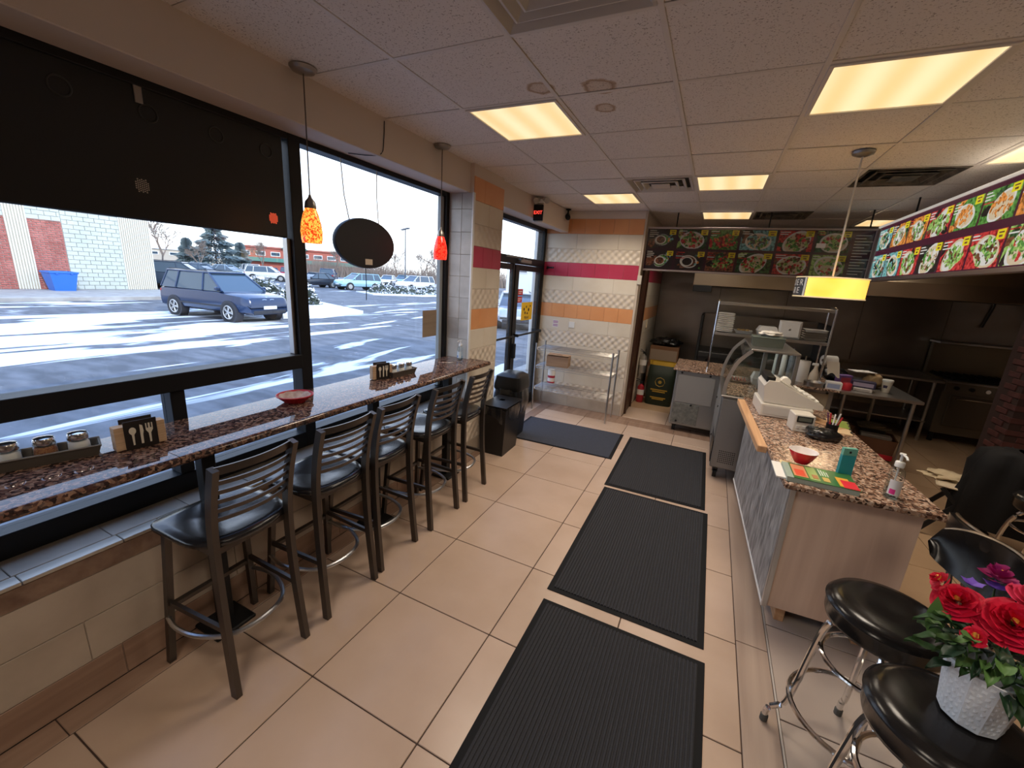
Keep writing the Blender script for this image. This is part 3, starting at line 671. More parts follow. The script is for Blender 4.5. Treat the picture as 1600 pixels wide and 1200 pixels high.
def napkin_holder(lbl, x, y, rz):
    t = thing('napkin_holder', lbl, 'napkin holder', (x, y, 1.07), rz, 'fork-and-spoon napkin holders')
    MB().box(-.022, .022, -.085, .085, .004, .105, b=.002).build('napkins', pm('kraft_napkins', (.62,.42,.26), .9, var=((4,4,300),(.5,.33,.2),.1)), t)
    pl = pm('napkin_holder_metal', (.035,.028,.026), .45, .5)
    for s_ in (-1, 1): MB().box(.024*s_-.002, .024*s_+.002, -.055, .055, .0, .125, b=.001).build('side_plate', pl, t)
    MB().box(-.024, .024, -.055, .055, 0, .004).build('base', pl, t)
    cut = pm('cutout_cream', (.75,.68,.56), .7)
    X = .0262
    def flat(poly, yo, zo, name):
        m = MB(); m.prism([(a+yo, b+zo) for a, b in poly], 0, .0012, 0, Matrix(((0,0,1,X),(1,0,0,0),(0,1,0,0),(0,0,0,1)))); m.build(name, cut, t)
    sp = [(-.003,.02),(.003,.02),(.004,.065)] + [(.012*cos(a), .082+.016*sin(a)) for a in [-pi/3+pi*1.66*k/10 for k in range(11)]] + [(-.004,.065)]
    flat(sp, -.028, 0, 'spoon_cutout'); flat([(-.004,.02),(.004,.02),(.005,.06),(.008,.075),(.006,.10),(-.003,.105),(-.004,.06)], .0, 0, 'knife_cutout')
    flat([(-.003,.02),(.003,.02),(.004,.06),(.012,.075),(.012,.105),(.008,.105),(.008,.083),(.003,.083),(.003,.105),(-.003,.105),(-.003,.083),(-.008,.083),(-.008,.105),(-.012,.105),(-.012,.075),(-.004,.06)], .028, 0, 'fork_cutout')
napkin_holder('dark napkin holder with cutlery cutouts beside the near tray', -2.12, .815, -.10)
napkin_holder('dark napkin holder far along the bar before the far tray', -2.18, 2.335, -.28)
bk = thing('food_basket', 'round red plastic basket with paper liner on the bar', 'basket', (-2.17, 1.595, 1.07))
def basket_fn(u, v):
    a = 2*pi*u; r = .055 + .04*v + .002*sin(24*a); return (r*cos(a), r*sin(a)*1.05, .003 + .04*v)
MB().grid(basket_fn, 72, 4, th=(0,0,.003)).lathe([(0,.002),(.056,.002),(.056,.006),(0,.006)], n=36).build('basket_shell', M['bowlred'], bk)
for k in range(24):
    a = 2*pi*k/24; MB().tube([(.056*cos(a),.058*sin(a),.006),(.096*cos(a+.13),.10*sin(a+.13),.042)], .0022, 4).build('rib', M['bowlred'], bk)
MB().tube(arcpts((0,0,.044), .096, 0, 2*pi*35/36, 35, sy=1.05), .004, 6, True).build('rim', M['bowlred'], bk)
MB().grid(lambda u,v: ((.085*v*cos(2*pi*u)), .088*v*sin(2*pi*u), .012+.030*v*v+.003*sin(9*u*2*pi)*v), 36, 5).build('paper_liner', pm('greasy_paper', (.62,.50,.40), .7, var=(30,(.4,.22,.16),.2)), bk)
def pump_bottle(lbl, x, y, z, rz, h, r, label_col):
    t = thing('sanitizer_bottle', lbl, 'bottle', (x, y, z), rz, 'clear pump bottles')
    sx_ = .72
    MB().lathe([(0,0),(r*.92,0),(r,.006),(r,h*.70),(r*.9,h*.80),(r*.45,h*.90),(r*.38,h*.92)], n=24, sx=sx_).build('bottle', glassmat('clear_bottle', (.90,.95,.97), 1.6), t)
    MB().lathe([(0,.004),(r*.90,.004),(r*.96,h*.22),(0,h*.22)], n=20, sx=sx_).build('gel', glassmat('clear_gel', (.86,.94,.98), .8), t)
    MB().lathe([(r*.42,h*.89),(r*.46,h*.90),(r*.46,h*1.02),(r*.40,h*1.04),(r*.15,h*1.06),(r*.13,h*1.22),(r*.30,h*1.23),(r*.30,h*1.27),(0,h*1.28)], n=18).tube([(0,0,h*1.25),(0,-r*1.2,h*1.25),(0,-r*1.5,h*1.20)], r*.12, 6).build('pump', M['white'], t)
    MB().tube([(0,0,.01),(0,0,h*.9)], r*.08, 6).build('dip_tube', M['white'], t)
    m = MB(); m.grid(lambda u,v: (r*1.015*sx_*cos(-pi/2-1.0+2.0*u), r*1.015*sin(-pi/2-1.0+2.0*u), h*(.14+.42*v)), 10, 3); m.build('front_label', pm('bottle_label', label_col[0], .5), t)
    m = MB(); m.grid(lambda u,v: (r*1.025*sx_*cos(-pi/2-.75+.7*u), r*1.025*sin(-pi/2-.75+.7*u), h*(.17+.14*v)), 8, 2); m.build('label_patch', pm('label_patch', label_col[1], .5), t)
pump_bottle('clear pump bottle standing at the far end of the bar', -2.14, 3.37, 1.07, 0, .15, .036, ((.62,.72,.80),(.10,.25,.55)))

# ================================================================ bin by the door
bn = thing('waste_bin', 'tall black bin with a bag over its rim beside the last bar stool', 'bin', (-1.905, 3.89, 0), .03)
def ringbox(m, lv, mt=0):
    vs = []; 
    for (hx, hy, z) in lv: vs += [(-hx,-hy,z),(hx,-hy,z),(hx,hy,z),(-hx,hy,z)]
    m.add(vs, [(j*4+e, j*4+(e+1)%4, (j+1)*4+(e+1)%4, (j+1)*4+e) for j in range(len(lv)-1) for e in range(4)] + [(3,2,1,0)], mt); return m
ringbox(MB(), [(.115,.185,0),(.145,.215,.52),(.150,.220,.53),(.140,.21,.53),(.138,.208,.50),(.11,.18,.02)]).build('bin_body', M['black_plastic'], bn)
film = pm('black_bag_film', (.008,.008,.009), .22, bump=(25,1.0), spec=.6)
from mathutils import noise as nz_
def skirt(u, v):
    a = 2*pi*u; e = 2/4.5; c, s_ = cos(a), sin(a); k = 1 + .03*sin(13*a)*v + .02*sin(29*a+v*3)
    return ((.152*math.copysign(abs(c)**e, c))*k, .222*math.copysign(abs(s_)**e, s_)*k, .545 - .13*v*(1+.35*sin(5*a+1)) )
MB().grid(skirt, 80, 5).build('bag_liner', film, bn, ang=80)
ringbox(MB(), [(.14,.21,.535),(.15,.22,.56),(.10,.15,.575),(.03,.03,.578)][::1]).build('lid', M['black_plastic'], bn)
# black bags slumped on the second bin behind it
def blob(name, mt, label, cat, c, sx_, sy_, sz, seed, amp=.18, flat=.0, rz=0):
    m = MB(); nu, nv = 36, 20; vs = []; fs = []
    for j in range(nv+1):
        p = -pi/2 + pi*j/nv
        for i in range(nu):
            a = 2*pi*i/nu; d = Vector((cos(p)*cos(a), cos(p)*sin(a), sin(p)))
            k = 1 + amp*nz_.noise(d*2.1 + Vector((seed,0,0))) + amp*.5*nz_.noise(d*6 + Vector((0,seed,0)))
            z = d.z*k*sz; z = max(z, -sz*(1-flat)); vs.append((d.x*k*sx_, d.y*k*sy_, z))
    for j in range(nv): fs += [(j*nu+i, j*nu+(i+1)%nu, (j+1)*nu+(i+1)%nu, (j+1)*nu+i) for i in range(nu)]
    m.add(vs, fs)
    if cat: return single(m, name, mt, label, cat, loc=c, rz=rz, ang=80)
    return m
b2 = thing('waste_bin', 'black bin with a domed swing lid and bag, by the door glass', 'bin', (-2.02, 4.36, 0), .05)
ringbox(MB(), [(.12,.15,0),(.15,.18,.50),(.14,.17,.50),(.11,.14,.02)]).build('bin_body', M['black_plastic'], b2)
def dome(u, v):
    a = 2*pi*u; c, s_ = cos(a), sin(a); e = 2/7; k = [1, 1.04, 1.03, .92, .62, .02][min(5, int(round(v*5)))]
    z = [.60, .62, .66, .76, .79, .785][min(5, int(round(v*5)))]
    return (.165*math.copysign(abs(c)**e, c)*k, .19*math.copysign(abs(s_)**e, s_)*k, z)
MB().grid(dome, 40, 5).build('lid', M['black_plastic'], b2, ang=50)
def bagf(u, v):
    a = 2*pi*u; c, s_ = cos(a), sin(a); e = 2/3.5; k = 1 + .10*sin(pi*v) + .05*nz_.noise(Vector((c*3, s_*3, v*4))) + .02*sin(17*a)
    return (.165*math.copysign(abs(c)**e, c)*k, .195*math.copysign(abs(s_)**e, s_)*k, .62 - .30*v)
MB().grid(bagf, 80, 8).build('bag_liner', film, b2, ang=80)

# ================================================================ wire rack by the back wall
wr_ = thing('wire_rack', 'low three-shelf chrome wire rack against the tiled wall', 'rack', (-1.64, 5.665, 0), -.01)
M['wire'] = pm('chrome_wire', (.50,.48,.45), .3, 1)
hx, hy = .555, .175
for (a, b) in ((-hx,-hy),(hx,-hy),(hx,hy),(-hx,hy)):
    MB().cyl((a,b,0), (a,b,.985), .0125, 10).lathe([(0,.985),(.015,.985),(.015,.992),(0,.997)], c=(a,b,0), n=10).build('post', M['wire'], wr_)
for z in (.345, .665, .93):
    m = MB()
    for zz in (z, z-.03):
        m.tube([(-hx,-hy,zz),(hx,-hy,zz),(hx,hy,zz),(-hx,hy,zz)], .0035, 5, True)
    n = 38
    for s_ in (-1, 1): m.tube([(-hx + 2*hx*k/n, s_*hy, z - (.03 if k % 2 else 0)) for k in range(n+1)], .002, 4)
    for s_ in (-1, 1): m.tube([(s_*hx, -hy + 2*hy*k/12, z - (.03 if k % 2 else 0)) for k in range(13)], .002, 4)
    for k in range(1, 10): m.tube([(-hx, -hy+2*hy*k/10, z+.003), (hx, -hy+2*hy*k/10, z+.003)], .0017, 4)
    for k in range(1, 4): m.tube([(-hx+2*hx*k/4, -hy, z), (-hx+2*hx*k/4, hy, z)], .0028, 4)
    m.build('shelf', M['wire'], wr_, kind='stuff')
cbx = thing('cardboard_box', 'small cardboard box on the middle shelf of the wire rack', 'box', (-1.90, 5.66, .672), .12)
card = pm('cardboard', (.42,.27,.17), .85, var=((3,3,60),(.34,.21,.13),.2))
MB().box(-.16, .16, -.10, .10, 0, .155, b=.003).build('carton', card, cbx)
MB().grid(lambda u,v: (-.16+.32*u, -.10-.02*(1-v)+.10*v, .158+.012*(1-v)), 2, 1, th=(0,0,.003)).build('flap', card, cbx)
MB().grid(lambda u,v: (-.16+.32*u, .10-.10*v, .158+.004*(1-v)), 2, 1, th=(0,0,.003)).build('flap', card, cbx)
MB().box(-.03,.05,-.02,.0,.166,.168).build('tape', M['sign_back'], cbx)
def extinguisher(name, lbl, cat, x, y, z, body, band):
    t = thing(name, lbl, cat, (x, y, z))
    MB().lathe([(0,0),(.052,0),(.056,.01),(.056,.24),(.045,.28),(.018,.30),(.015,.32)], n=20).build('cylinder_body', body, t)
    MB().lathe([(.0568,.03),(.0568,.11)], n=20).build('lower_band', band[0], t); MB().lathe([(.0568,.13),(.0568,.22)], n=20).build('label_band', band[1], t)
    MB().box(-.018,.018,-.018,.018,.315,.35,b=.004).tube([(-.01,0,.35),(-.05,0,.38),(-.10,0,.385)],.006,6).tube([(-.01,0,.34),(-.05,0,.352),(-.09,0,.35)],.005,6).build('valve_handle', M['black_metal'], t)
    return t
wpaper = pm('white_paper', (.78,.76,.73), .7)
hcan = thing('paint_canister', 'white and red canister hanging under the middle rack shelf', 'canister', (-1.955, 5.56, .43))
MB().lathe([(0,0),(.050,0),(.052,.006),(.052,.19),(.044,.205),(.0,.205)], n=22).build('can', wpaper, hcan)
MB().lathe([(.0526,.005),(.0526,.025)], n=22).build('red_band', pm('red_band', (.40,.015,.04), .5), hcan); MB().lathe([(.0526,.08),(.0526,.115)], n=22).build('red_band', pm('red_band', (.40,.015,.04), .5), hcan)
MB().tube(arcpts((0,0,.20), .05, 0, pi, 10, sy=0).__class__([(.05*cos(a), 0, .19+.035*sin(a)) for a in [pi*k/10 for k in range(11)]]), .002, 5).build('handle', M['wire'], hcan)

# wall fittings
single(MB().box(-1.89, -1.80, YB-.007, YB-.001, 1.215, 1.305, b=.003).box(-1.865,-1.85,YB-.010,YB-.006,1.24,1.255).box(-1.84,-1.825,YB-.010,YB-.006,1.24,1.255), 'wall_outlet', M['white'], 'white outlet plate on the cream tile above the wire rack', 'outlet')
nt_ = thing('wall_notice', 'small white notice with purple lines on the tiled wall', 'notice', (-2.10, YB-.001, 1.25))
MB().box(-.045, .045, -.002, 0, -.05, .06).build('paper', wpaper, nt_)
for z in (-.03, -.01, .02, .04): MB().box(-.038, .038, -.0028, -.002, z-.005, z+.005).build('text_line', pm('purple_ink', (.35,.08,.30), .6), nt_)
cmr = thing('security_camera', 'small black camera hanging at the ceiling corner by the entrance', 'camera', (-2.0, 5.78, H))
MB().lathe([(0,0),(.035,0),(.035,-.012),(.012,-.02),(0,-.02)][::-1], n=16).cyl((0,0,-.02),(0,-.01,-.07),.01,10).build('mount', M['black_plastic'], cmr)
MB().cyl((-.02,.05,-.075),(.03,-.08,-.12),.034,16).build('body', M['black_plastic'], cmr)
MB().cyl((.03,-.08,-.12),(.032,-.085,-.122),.026,16).build('lens', M['glass'], cmr)
ex = thing('exit_sign', 'small red-lettered exit sign on the end of the bulkhead', 'sign', (-2.085, 4.945, 2.66))
MB().box(-.06, .06, -.03, 0, -.09, .09, b=.004).build('housing', M['black_plastic'], ex)
el = thing('emergency_light', 'twin-head emergency light above the exit sign', 'light', (-2.07, 4.93, 2.79))
MB().box(-.05,.05,-.03,.02,-.02,.02,b=.005).build('housing', M['white'], el)
for s_ in (-1, 1): MB().cyl((.05*s_+.03,-.02,.01),(.07*s_+.05,-.09,-.01),.03,14, r2=.034).build('lamp_head', pm('lamp_head_cream', (.5,.46,.4), .4), el)
def text(name, body, size, mt, parent, loc, rot, align='CENTER', ext=.0008, sx=1.0, **kw):
    cu = bpy.data.curves.new(name, 'FONT'); cu.body = body; cu.size = size; cu.extrude = ext; cu.align_x = align; cu.align_y = 'CENTER'
    tmp = bpy.data.objects.new('t', cu); COL.objects.link(tmp); dg = bpy.context.evaluated_depsgraph_get()
    me = bpy.data.meshes.new_from_object(tmp.evaluated_get(dg)); bpy.data.objects.remove(tmp); bpy.data.curves.remove(cu); me.materials.clear(); me.materials.append(mt); me.name = name
    o = link(name, me, parent, loc, rot, **kw); o.scale = (sx, 1, 1); return o
text('lettering', 'EXIT', .055, emis('exit_red', (1,.06,.04), 2.0), ex, (0,-.031,0), (pi/2,0,0))
rodb = single(MB().cyl((-2.30, 5.94, 2.06), (-2.12, 5.70, 2.055), .012, 8).box(-2.31,-2.29,5.93,5.95,2.04,2.08), 'door_stop_arm', M['black_metal'], 'black metal bar sticking out from the magenta tile band', 'bracket')
# signs stuck on the door glass
ps = thing('door_poster', 'yellow notice with dark figures taped on the door glass', 'poster', (XG-.008, 5.44, 1.435))
MB().box(-.001, .001, -.19, .19, -.125, .125).build('paper', pm('yellow_paper', (.80,.50,.02), .7), ps)
text('lettering', 'PLEASE', .05, M['black_plastic'], ps, (.0015, 0, -.09), (pi/2,0,pi/2))
for (a, b, r_) in ((-.1,.03,.022),(-.03,.06,.018),(.06,.02,.025),(.11,.07,.016),(-.06,-.02,.02),(.02,-.03,.018)): MB().lathe([(0,0),(r_,0)], n=10).build('printed_figure', M['black_plastic'], ps, (.0018,a,b), rz=(0,pi/2,0))
for (lb, yc, zc, w) in (('red upper sticker on the door glass above the poster', 5.18, 1.70, .16), ('red lower sticker on the door glass beside the poster', 5.17, 1.60, .15)):
    t = thing('door_sticker', lb, 'sticker', (XG-.008, yc, zc)); MB().box(-.001,.001,-w/2,w/2,-.04,.04).build('vinyl', pm('red_vinyl', (.50,.02,.03), .5), t)
    MB().box(.001,.0015,-w*.35,w*.35,.005,.015).box(.001,.0015,-w*.35,w*.2,-.02,-.01).build('print', wpaper, t)
single(MB().box(XG-.046,XG-.044,3.12,3.335,1.28,1.53), 'taped_sheet', woodmat('brown_sheet', (.25,.18,.12), (.36,.27,.19), 'y', .6, .8), 'brown paper sheet taped low in the window corner near the column', 'sheet')
single(MB().tube(smoothpath([(-2.20,3.10,1.074),(-2.12,3.16,1.074),(-2.08,3.22,1.074)],4), .002, 4), 'loose_wire', M['wire'], 'thin wire lying on the far end of the bar', 'wire')
# ================================================================ outside
GZ = -.25
def snowlot():
    m, nt, b = newmat('asphalt_with_snow'); cv = coords(nt, (1.1,.20,1)); 
    n = N(nt, 'ShaderNodeTexNoise'); n.inputs['Scale'].default_value = 1.0; n.inputs['Detail'].default_value = 7; n.inputs['Distortion'].default_value = .8; nt.links.new(cv, n.inputs['Vector'])
    sp = N(nt, 'ShaderNodeSeparateXYZ'); nt.links.new(coords(nt), sp.inputs[0])
    # uncleared band where cars park, swept lane near the shops
    band = ramp(nt, mr(nt, sp.outputs['X'], -60, 0), [(0, .12), (.66, .08), (.685, .17), (.80, .18), (.83, .045), (1, .02)])
    far = ramp(nt, mr(nt, sp.outputs['Y'], 0, 60), [(.13, .115), (.20, .0), (.8, .03)])
    a0 = N(nt, 'ShaderNodeMath', operation='ADD'); nt.links.new(far, a0.inputs[0]); nt.links.new(band, a0.inputs[1])
    ad = N(nt, 'ShaderNodeMath', operation='ADD'); nt.links.new(n.outputs['Fac'], ad.inputs[0]); nt.links.new(a0.outputs[0], ad.inputs[1])
    mask = ramp(nt, ad.outputs[0], [(.745, 0.0), (.785, 1.0)])
    n2 = N(nt, 'ShaderNodeTexNoise'); n2.inputs['Scale'].default_value = 2.5; n2.inputs['Detail'].default_value = 8; nt.links.new(coords(nt, (.5,1.4,1)), n2.inputs['Vector'])
    asp = ramp(nt, n2.outputs['Fac'], [(.35, (.075,.080,.090)), (.65, (.16,.165,.18))])
    mx = N(nt, 'ShaderNodeMixRGB'); nt.links.new(mask, mx.inputs[0]); nt.links.new(asp, mx.inputs[1]); mx.inputs[2].default_value = (.85,.87,.90,1)
    nt.links.new(mx.outputs[0], b.inputs['Base Color']); b.inputs['Roughness'].default_value = .75; return m
def mr(nt, sock, a, b_):
    n = N(nt, 'ShaderNodeMapRange'); n.inputs['From Min'].default_value = a; n.inputs['From Max'].default_value = b_; nt.links.new(sock, n.inputs['Value']); return n.outputs[0]
struct(MB().box(-260, -3.7, -60, 260, GZ-.3, GZ).box(-3.7, 40, YK+.6, 260, GZ-.3, GZ), 'ground', snowlot())
conc = pm('concrete', (.42,.40,.37), .85, var=(2.5,(.32,.30,.28),.15)); snow = pm('snow', (.86,.88,.92), .7, bump=(12,.5))
struct(MB().box(-3.7, XG-.14, -8, 20, GZ-.2, -.03, b=.02), 'sidewalk', conc)
struct(MB().box(-29.5, -24.6, -25, 13.8, GZ-.1, -.10, b=.03).box(-24.72, -24.45, -25, 13.8, GZ-.1, -.07, b=.03), 'far_sidewalk', conc)
single(MB().box(-3.42, -3.18, 8.0, 8.24, -.03, 3.6, b=.02), 'concrete_post', pm('pale_post', (.62,.60,.55), .8), 'pale square post standing outside beyond the door glass', 'post')

# building across the lot: fluted strips, brick panels, painted block
fb = thing('brick_building', 'pale block building with red brick panels and fluted strips across the lot', 'building', (-29.5, 0, 0))
pale = pm('pale_block', (.56,.60,.55), .85, var=(1.2,(.48,.52,.47),.2)); cream = pm('fluted_cream', (.72,.70,.60), .85); mort = pm('light_mortar', (.70,.66,.62), .9)
MB().box(-14, -.06, -30, 13.3, -.1, 8).build('wall', mort, fb)
def courses(y0, y1, z0, z1, bw, bh, j, name, mt):
    m = MB(); k = 0; z = z0
    while z < z1 - .01:
        y = y0 - (bw/2 if k % 2 else 0)
        while y < y1:
            a, b_ = max(y, y0)+j/2, min(y+bw, y1)-j/2
            if b_ - a > .03: m.box(-.06, 0, a, b_, z+j/2, min(z+bh, z1)-j/2)
            y += bw
        z += bh; k += 1
    m.build(name, mt, fb, kind='stuff')
redb = tilemat('red_brick', (.34,.09,.07), (.50,.17,.14), .85, 3, 0)
courses(4.6, 7.85, -.1, 3.15, .30, .10, .028, 'brick_panel', redb); courses(8.55, 9.72, -.1, 3.15, .30, .10, .028, 'brick_panel', redb)
courses(9.72, 11.95, -.1, 4.4, .42, .21, .022, 'block_wall', pale); courses(4.6, 7.85, 3.15, 4.4, .42, .21, .022, 'block_wall', pale); courses(8.55, 9.72, 3.15, 4.4, .42, .21, .022, 'block_wall', pale)
for (y0, y1) in ((7.85, 8.55), (11.95, 13.3)):
    m = MB(); y = y0
    while y < y1-.02: m.box(-.06, .03, y, y+.055, -.1, 5.0, b=.01); y += .093
    m.build('fluted_strip', cream, fb, kind='stuff')
MB().box(-.06, .05, -30, 13.3, 4.4, 8).build('upper_wall', cream, fb)
tb = thing('blue_tub', 'big blue plastic tub standing by the brick building', 'tub', (-28.7, 9.05, -.1))
ringbox(MB(), [(.36,.36,0),(.50,.48,.80),(.54,.52,.84),(.54,.52,.90),(.47,.45,.90),(.33,.33,.04)]).build('tub_body', pm('blue_plastic', (.03,.16,.62), .45), tb)
MB().box(.50,.56,-.30,-.22,.78,.84).box(.50,.56,.22,.30,.78,.84).build('handle', pm('blue_plastic_grip', (.02,.12,.5), .45), tb, kind='stuff')

# ---- cars
M['tyre'] = pm('tyre', (.02,.02,.022), .85); M['rim'] = pm('alloy_rim', (.62,.60,.56), .3, .8); M['carglass'] = pm('car_glass', (.05,.08,.11), .05, 0, spec=.8)
M['trim'] = pm('car_trim', (.03,.03,.035), .6); M['headl'] = pm('headlight', (.72,.70,.64), .1, .1); M['tail'] = pm('tail_light', (.35,.02,.02), .2)
def car(lbl, col, x, y, rz, L=4.5, W=1.82, Hh=1.6, kind='suv', group=None, detail=False, name='car'):
    t = thing(name, lbl, 'car', (x, y, GZ), rz, group)
    paint = pm('paint_'+name, col, .22, .25, coat=.6)
    h = L/2; wb = L*.31; wr = .34 if kind != 'sedan' else .31; zb = .30 if kind == 'suv' else .24
    zh = Hh*.60; zt = Hh*.63
    if kind == 'suv': body = [(-h,.62*zt,.86),(-h+.04,zt*.98,.93),(-h+.5,zt,.98),(-.1*L,zt,1.0),(.20*L,zt,1.0),(.30*L,zh*1.0,.985),(h-.35,zh*.96,.95),(h-.10,zh*.88,.88),(h,zh*.70,.82)]
    elif kind == 'van': body = [(-h,.62*zt,.9),(-h+.03,zt,.95),(-h+.5,zt,1),(.0,zt,1),(.26*L,zt,1),(.34*L,zh*.95,.98),(h-.2,zh*.82,.92),(h,zh*.55,.8)]
    else: body = [(-h,.62*zt,.82),(-h+.06,zt*.95,.90),(-h+.6,zt*.98,.97),(-.1*L,zt*.97,1.0),(.16*L,zt*.97,1.0),(.28*L,zh*.97,.985),(h-.35,zh*.84,.92),(h-.08,zh*.70,.83),(h,zh*.55,.76)]
    m = MB(); vs = []; n = 12
    for (px, top, wf) in body:
        w = W/2*wf; q = [(-w*.80,zb),(-w*.97,zb+.08),(-w,zb+.25),(-w*1.0,top*.72),(-w*.95,top*.94),(-w*.80,top),(w*.80,top),(w*.95,top*.94),(w*1.0,top*.72),(w,zb+.25),(w*.97,zb+.08),(w*.80,zb)]
        vs += [(px, a, b_) for a, b_ in q]
    fs = [(j*n+i, j*n+(i+1)%n, (j+1)*n+(i+1)%n, (j+1)*n+i) for j in range(len(body)-1) for i in range(n)]
    fs.append(tuple(range(n-1,-1,-1))); fs.append(tuple(range((len(body)-1)*n, len(body)*n)))
    m.add(vs, fs); m.build('body', paint, t, ang=40)
    if kind == 'suv': g0, g1, r0, r1 = -h+.10, .235*L, -h+.30, .055*L
    elif kind == 'van': g0, g1, r0, r1 = -h+.05, .30*L, -h+.18, .10*L
    else: g0, g1, r0, r1 = -h+.45, .20*L, -h+1.15, .02*L
    wB, wR = W*.455, W*.36
    def frus(z0, z1, e):
        f = lambda t_: (g0+(r0-g0)*t_, g1+(r1-g1)*t_, wB+(wR-wB)*t_)
        a = f(z0); b_ = f(z1); ZZ = lambda t_: zt-.03 + (Hh-.05-zt+.03)*t_
        return [(a[0]-e,-a[2]-e,ZZ(z0)),(a[1]+e,-a[2]-e,ZZ(z0)),(a[1]+e,a[2]+e,ZZ(z0)),(a[0]-e,a[2]+e,ZZ(z0)),(b_[0]-e,-b_[2]-e,ZZ(z1)),(b_[1]+e,-b_[2]-e,ZZ(z1)),(b_[1]+e,b_[2]+e,ZZ(z1)),(b_[0]-e,b_[2]+e,ZZ(z1))]
    F6 = [(3,2,1,0),(4,5,6,7),(0,1,5,4),(1,2,6,5),(2,3,7,6),(3,0,4,7)]
    MB().add(frus(0, 1, 0), F6).build('windows', M['carglass'], t)
    rf = MB(); q = [(r0-.05,wR+.02),(r1+.06,wR+.02),(r1+.02,-wR-.02),(r0-.05,-wR-.02)]
    rf.box(r0-.06, r1+.07, -wR-.03, wR+.03, Hh-.07, Hh, b=.03); rf.build('roof', paint, t)
    Z0, Z1 = zt-.02, Hh-.05
    for s_ in (-1, 1):
        pl = [((g1,wB*s_,Z0),(r1,wR*s_,Z1)), ((g0,wB*s_,Z0),(r0,wR*s_,Z1)), ((.02*L,(wB+.01)*s_,Z0),(.0*L-.02,(wR+.01)*s_,Z1)), (((g0*.62),(wB+.01)*s_,Z0),(r0*.66,(wR+.01)*s_,Z1))]
        for a, b_ in pl: MB().tube([a, b_], .035, 6).build('pillar', paint, t)
        MB().box(.185*L, .185*L+.14, s_*(wB+.04)-.09, s_*(wB+.04)+.09, zt+.0, zt+.13, b=.03).build('mirror', paint, t)
        if kind == 'suv': MB().tube([(r0+.1,s_*wR,Hh+.03),(r1-.1,s_*wR,Hh+.03)], .018, 6).build('roof_rail', M['trim'], t)
        MB().lathe([(.0,.0),(.19,0)], n=4).build('door_seam', M['trim'], t) if False else None
        MB().box(h-.38, h-.10, s_*W*.33-.16, s_*W*.33+.16, zh*.64, zh*.80, b=.05).build('headlight', M['headl'], t)
        MB().box(-h-.01, -h+.12, s_*W*.40-.10, s_*W*.40+.10, zh*.62, zh*.95, b=.03).build('tail_light', M['tail'], t)
        for px in (-wb, wb):
            wy = s_*(W/2-.10)
            MB().tube([(px, s_*(W/2-.26), wr), (px, s_*(W/2+.012), wr)], [wr+.065]*2, 24).build('wheel_arch', M['trim'], t)
            wh = MB().tube([(px, wy-.11, wr), (px, wy-.09, wr), (px, wy+.11, wr), (px, wy+.13, wr)] if s_ > 0 else [(px, wy+.11, wr), (px, wy+.09, wr), (px, wy-.11, wr), (px, wy-.13, wr)], [wr-.03, wr, wr, wr-.03], 24).build('wheel', M['tyre'], t)
            yo = wy + s_*.128; rm = MB(); rm.tube([(px, yo, wr), (px, yo+s_*.01, wr)], [wr*.66, wr*.64], 20)
            if detail:
                rm = MB(); 
                for k in range(5):
                    for dd in (-.11, .11):
                        a = 2*pi*k/5 + dd; rm.tube([(px+.04*cos(a), yo, wr+.04*sin(a)), (px+wr*.64*cos(a+dd*.4), yo, wr+wr*.64*sin(a+dd*.4))], .017, 5)
                rm.tube([(px, yo-.005*s_, wr), (px, yo+.01*s_, wr)], .06, 12); rm.tube([(px+wr*.66*cos(2*pi*k/24), yo, wr+wr*.66*sin(2*pi*k/24)) for k in range(24)], .02, 6, True)
            rm.build('rim', M['rim'], wh)
    MB().box(h-.10, h+.03, -W*.36, W*.36, zb-.0, zb+.16, b=.04).build('bumper_grille', M['trim'], t)
    MB().box(-W*0+h-.03, h+.035, -.26, .26, zb+.18, zb+.30, b=.01).build('number_plate', wpaper, t)
    if detail:
        for s_ in (-1, 1):
            MB().tube([(h-.075+.0*k, s_*.15+.13*cos(2*pi*k/20), zh*.76+.065*sin(2*pi*k/20)) for k in range(20)], .014, 6, True).build('kidney_grille', M['chrome'], t)
            MB().box(h-.12, h-.05, s_*.15-.11, s_*.15+.11, zh*.76-.05, zh*.76+.05, b=.02).build('grille', M['trim'], t)
        MB().cyl((h-.155,0,zh*.885),(h-.145,0,zh*.90),.04,14).build('bonnet_badge', M['rim'], t)
        for s_ in (-1, 1): MB().box(-wb+.35, wb-.35, s_*W/2-.012*s_, s_*(W/2+.012), zb+.20, zb+.26, b=.004).build('side_moulding', M['trim'], t)
    return t
car('dark blue compact suv parked nearest the windows', (.012,.03,.08), -16.65, 9.62, .09, 4.57, 1.85, 1.66, 'suv', detail=True)
car('dark suv half hidden by the corner of the brick building', (.03,.05,.08), -32.3, 16.0, .85, 4.8, 1.9, 1.78, 'suv')
G_ = 'cars in the far rows of the lot'
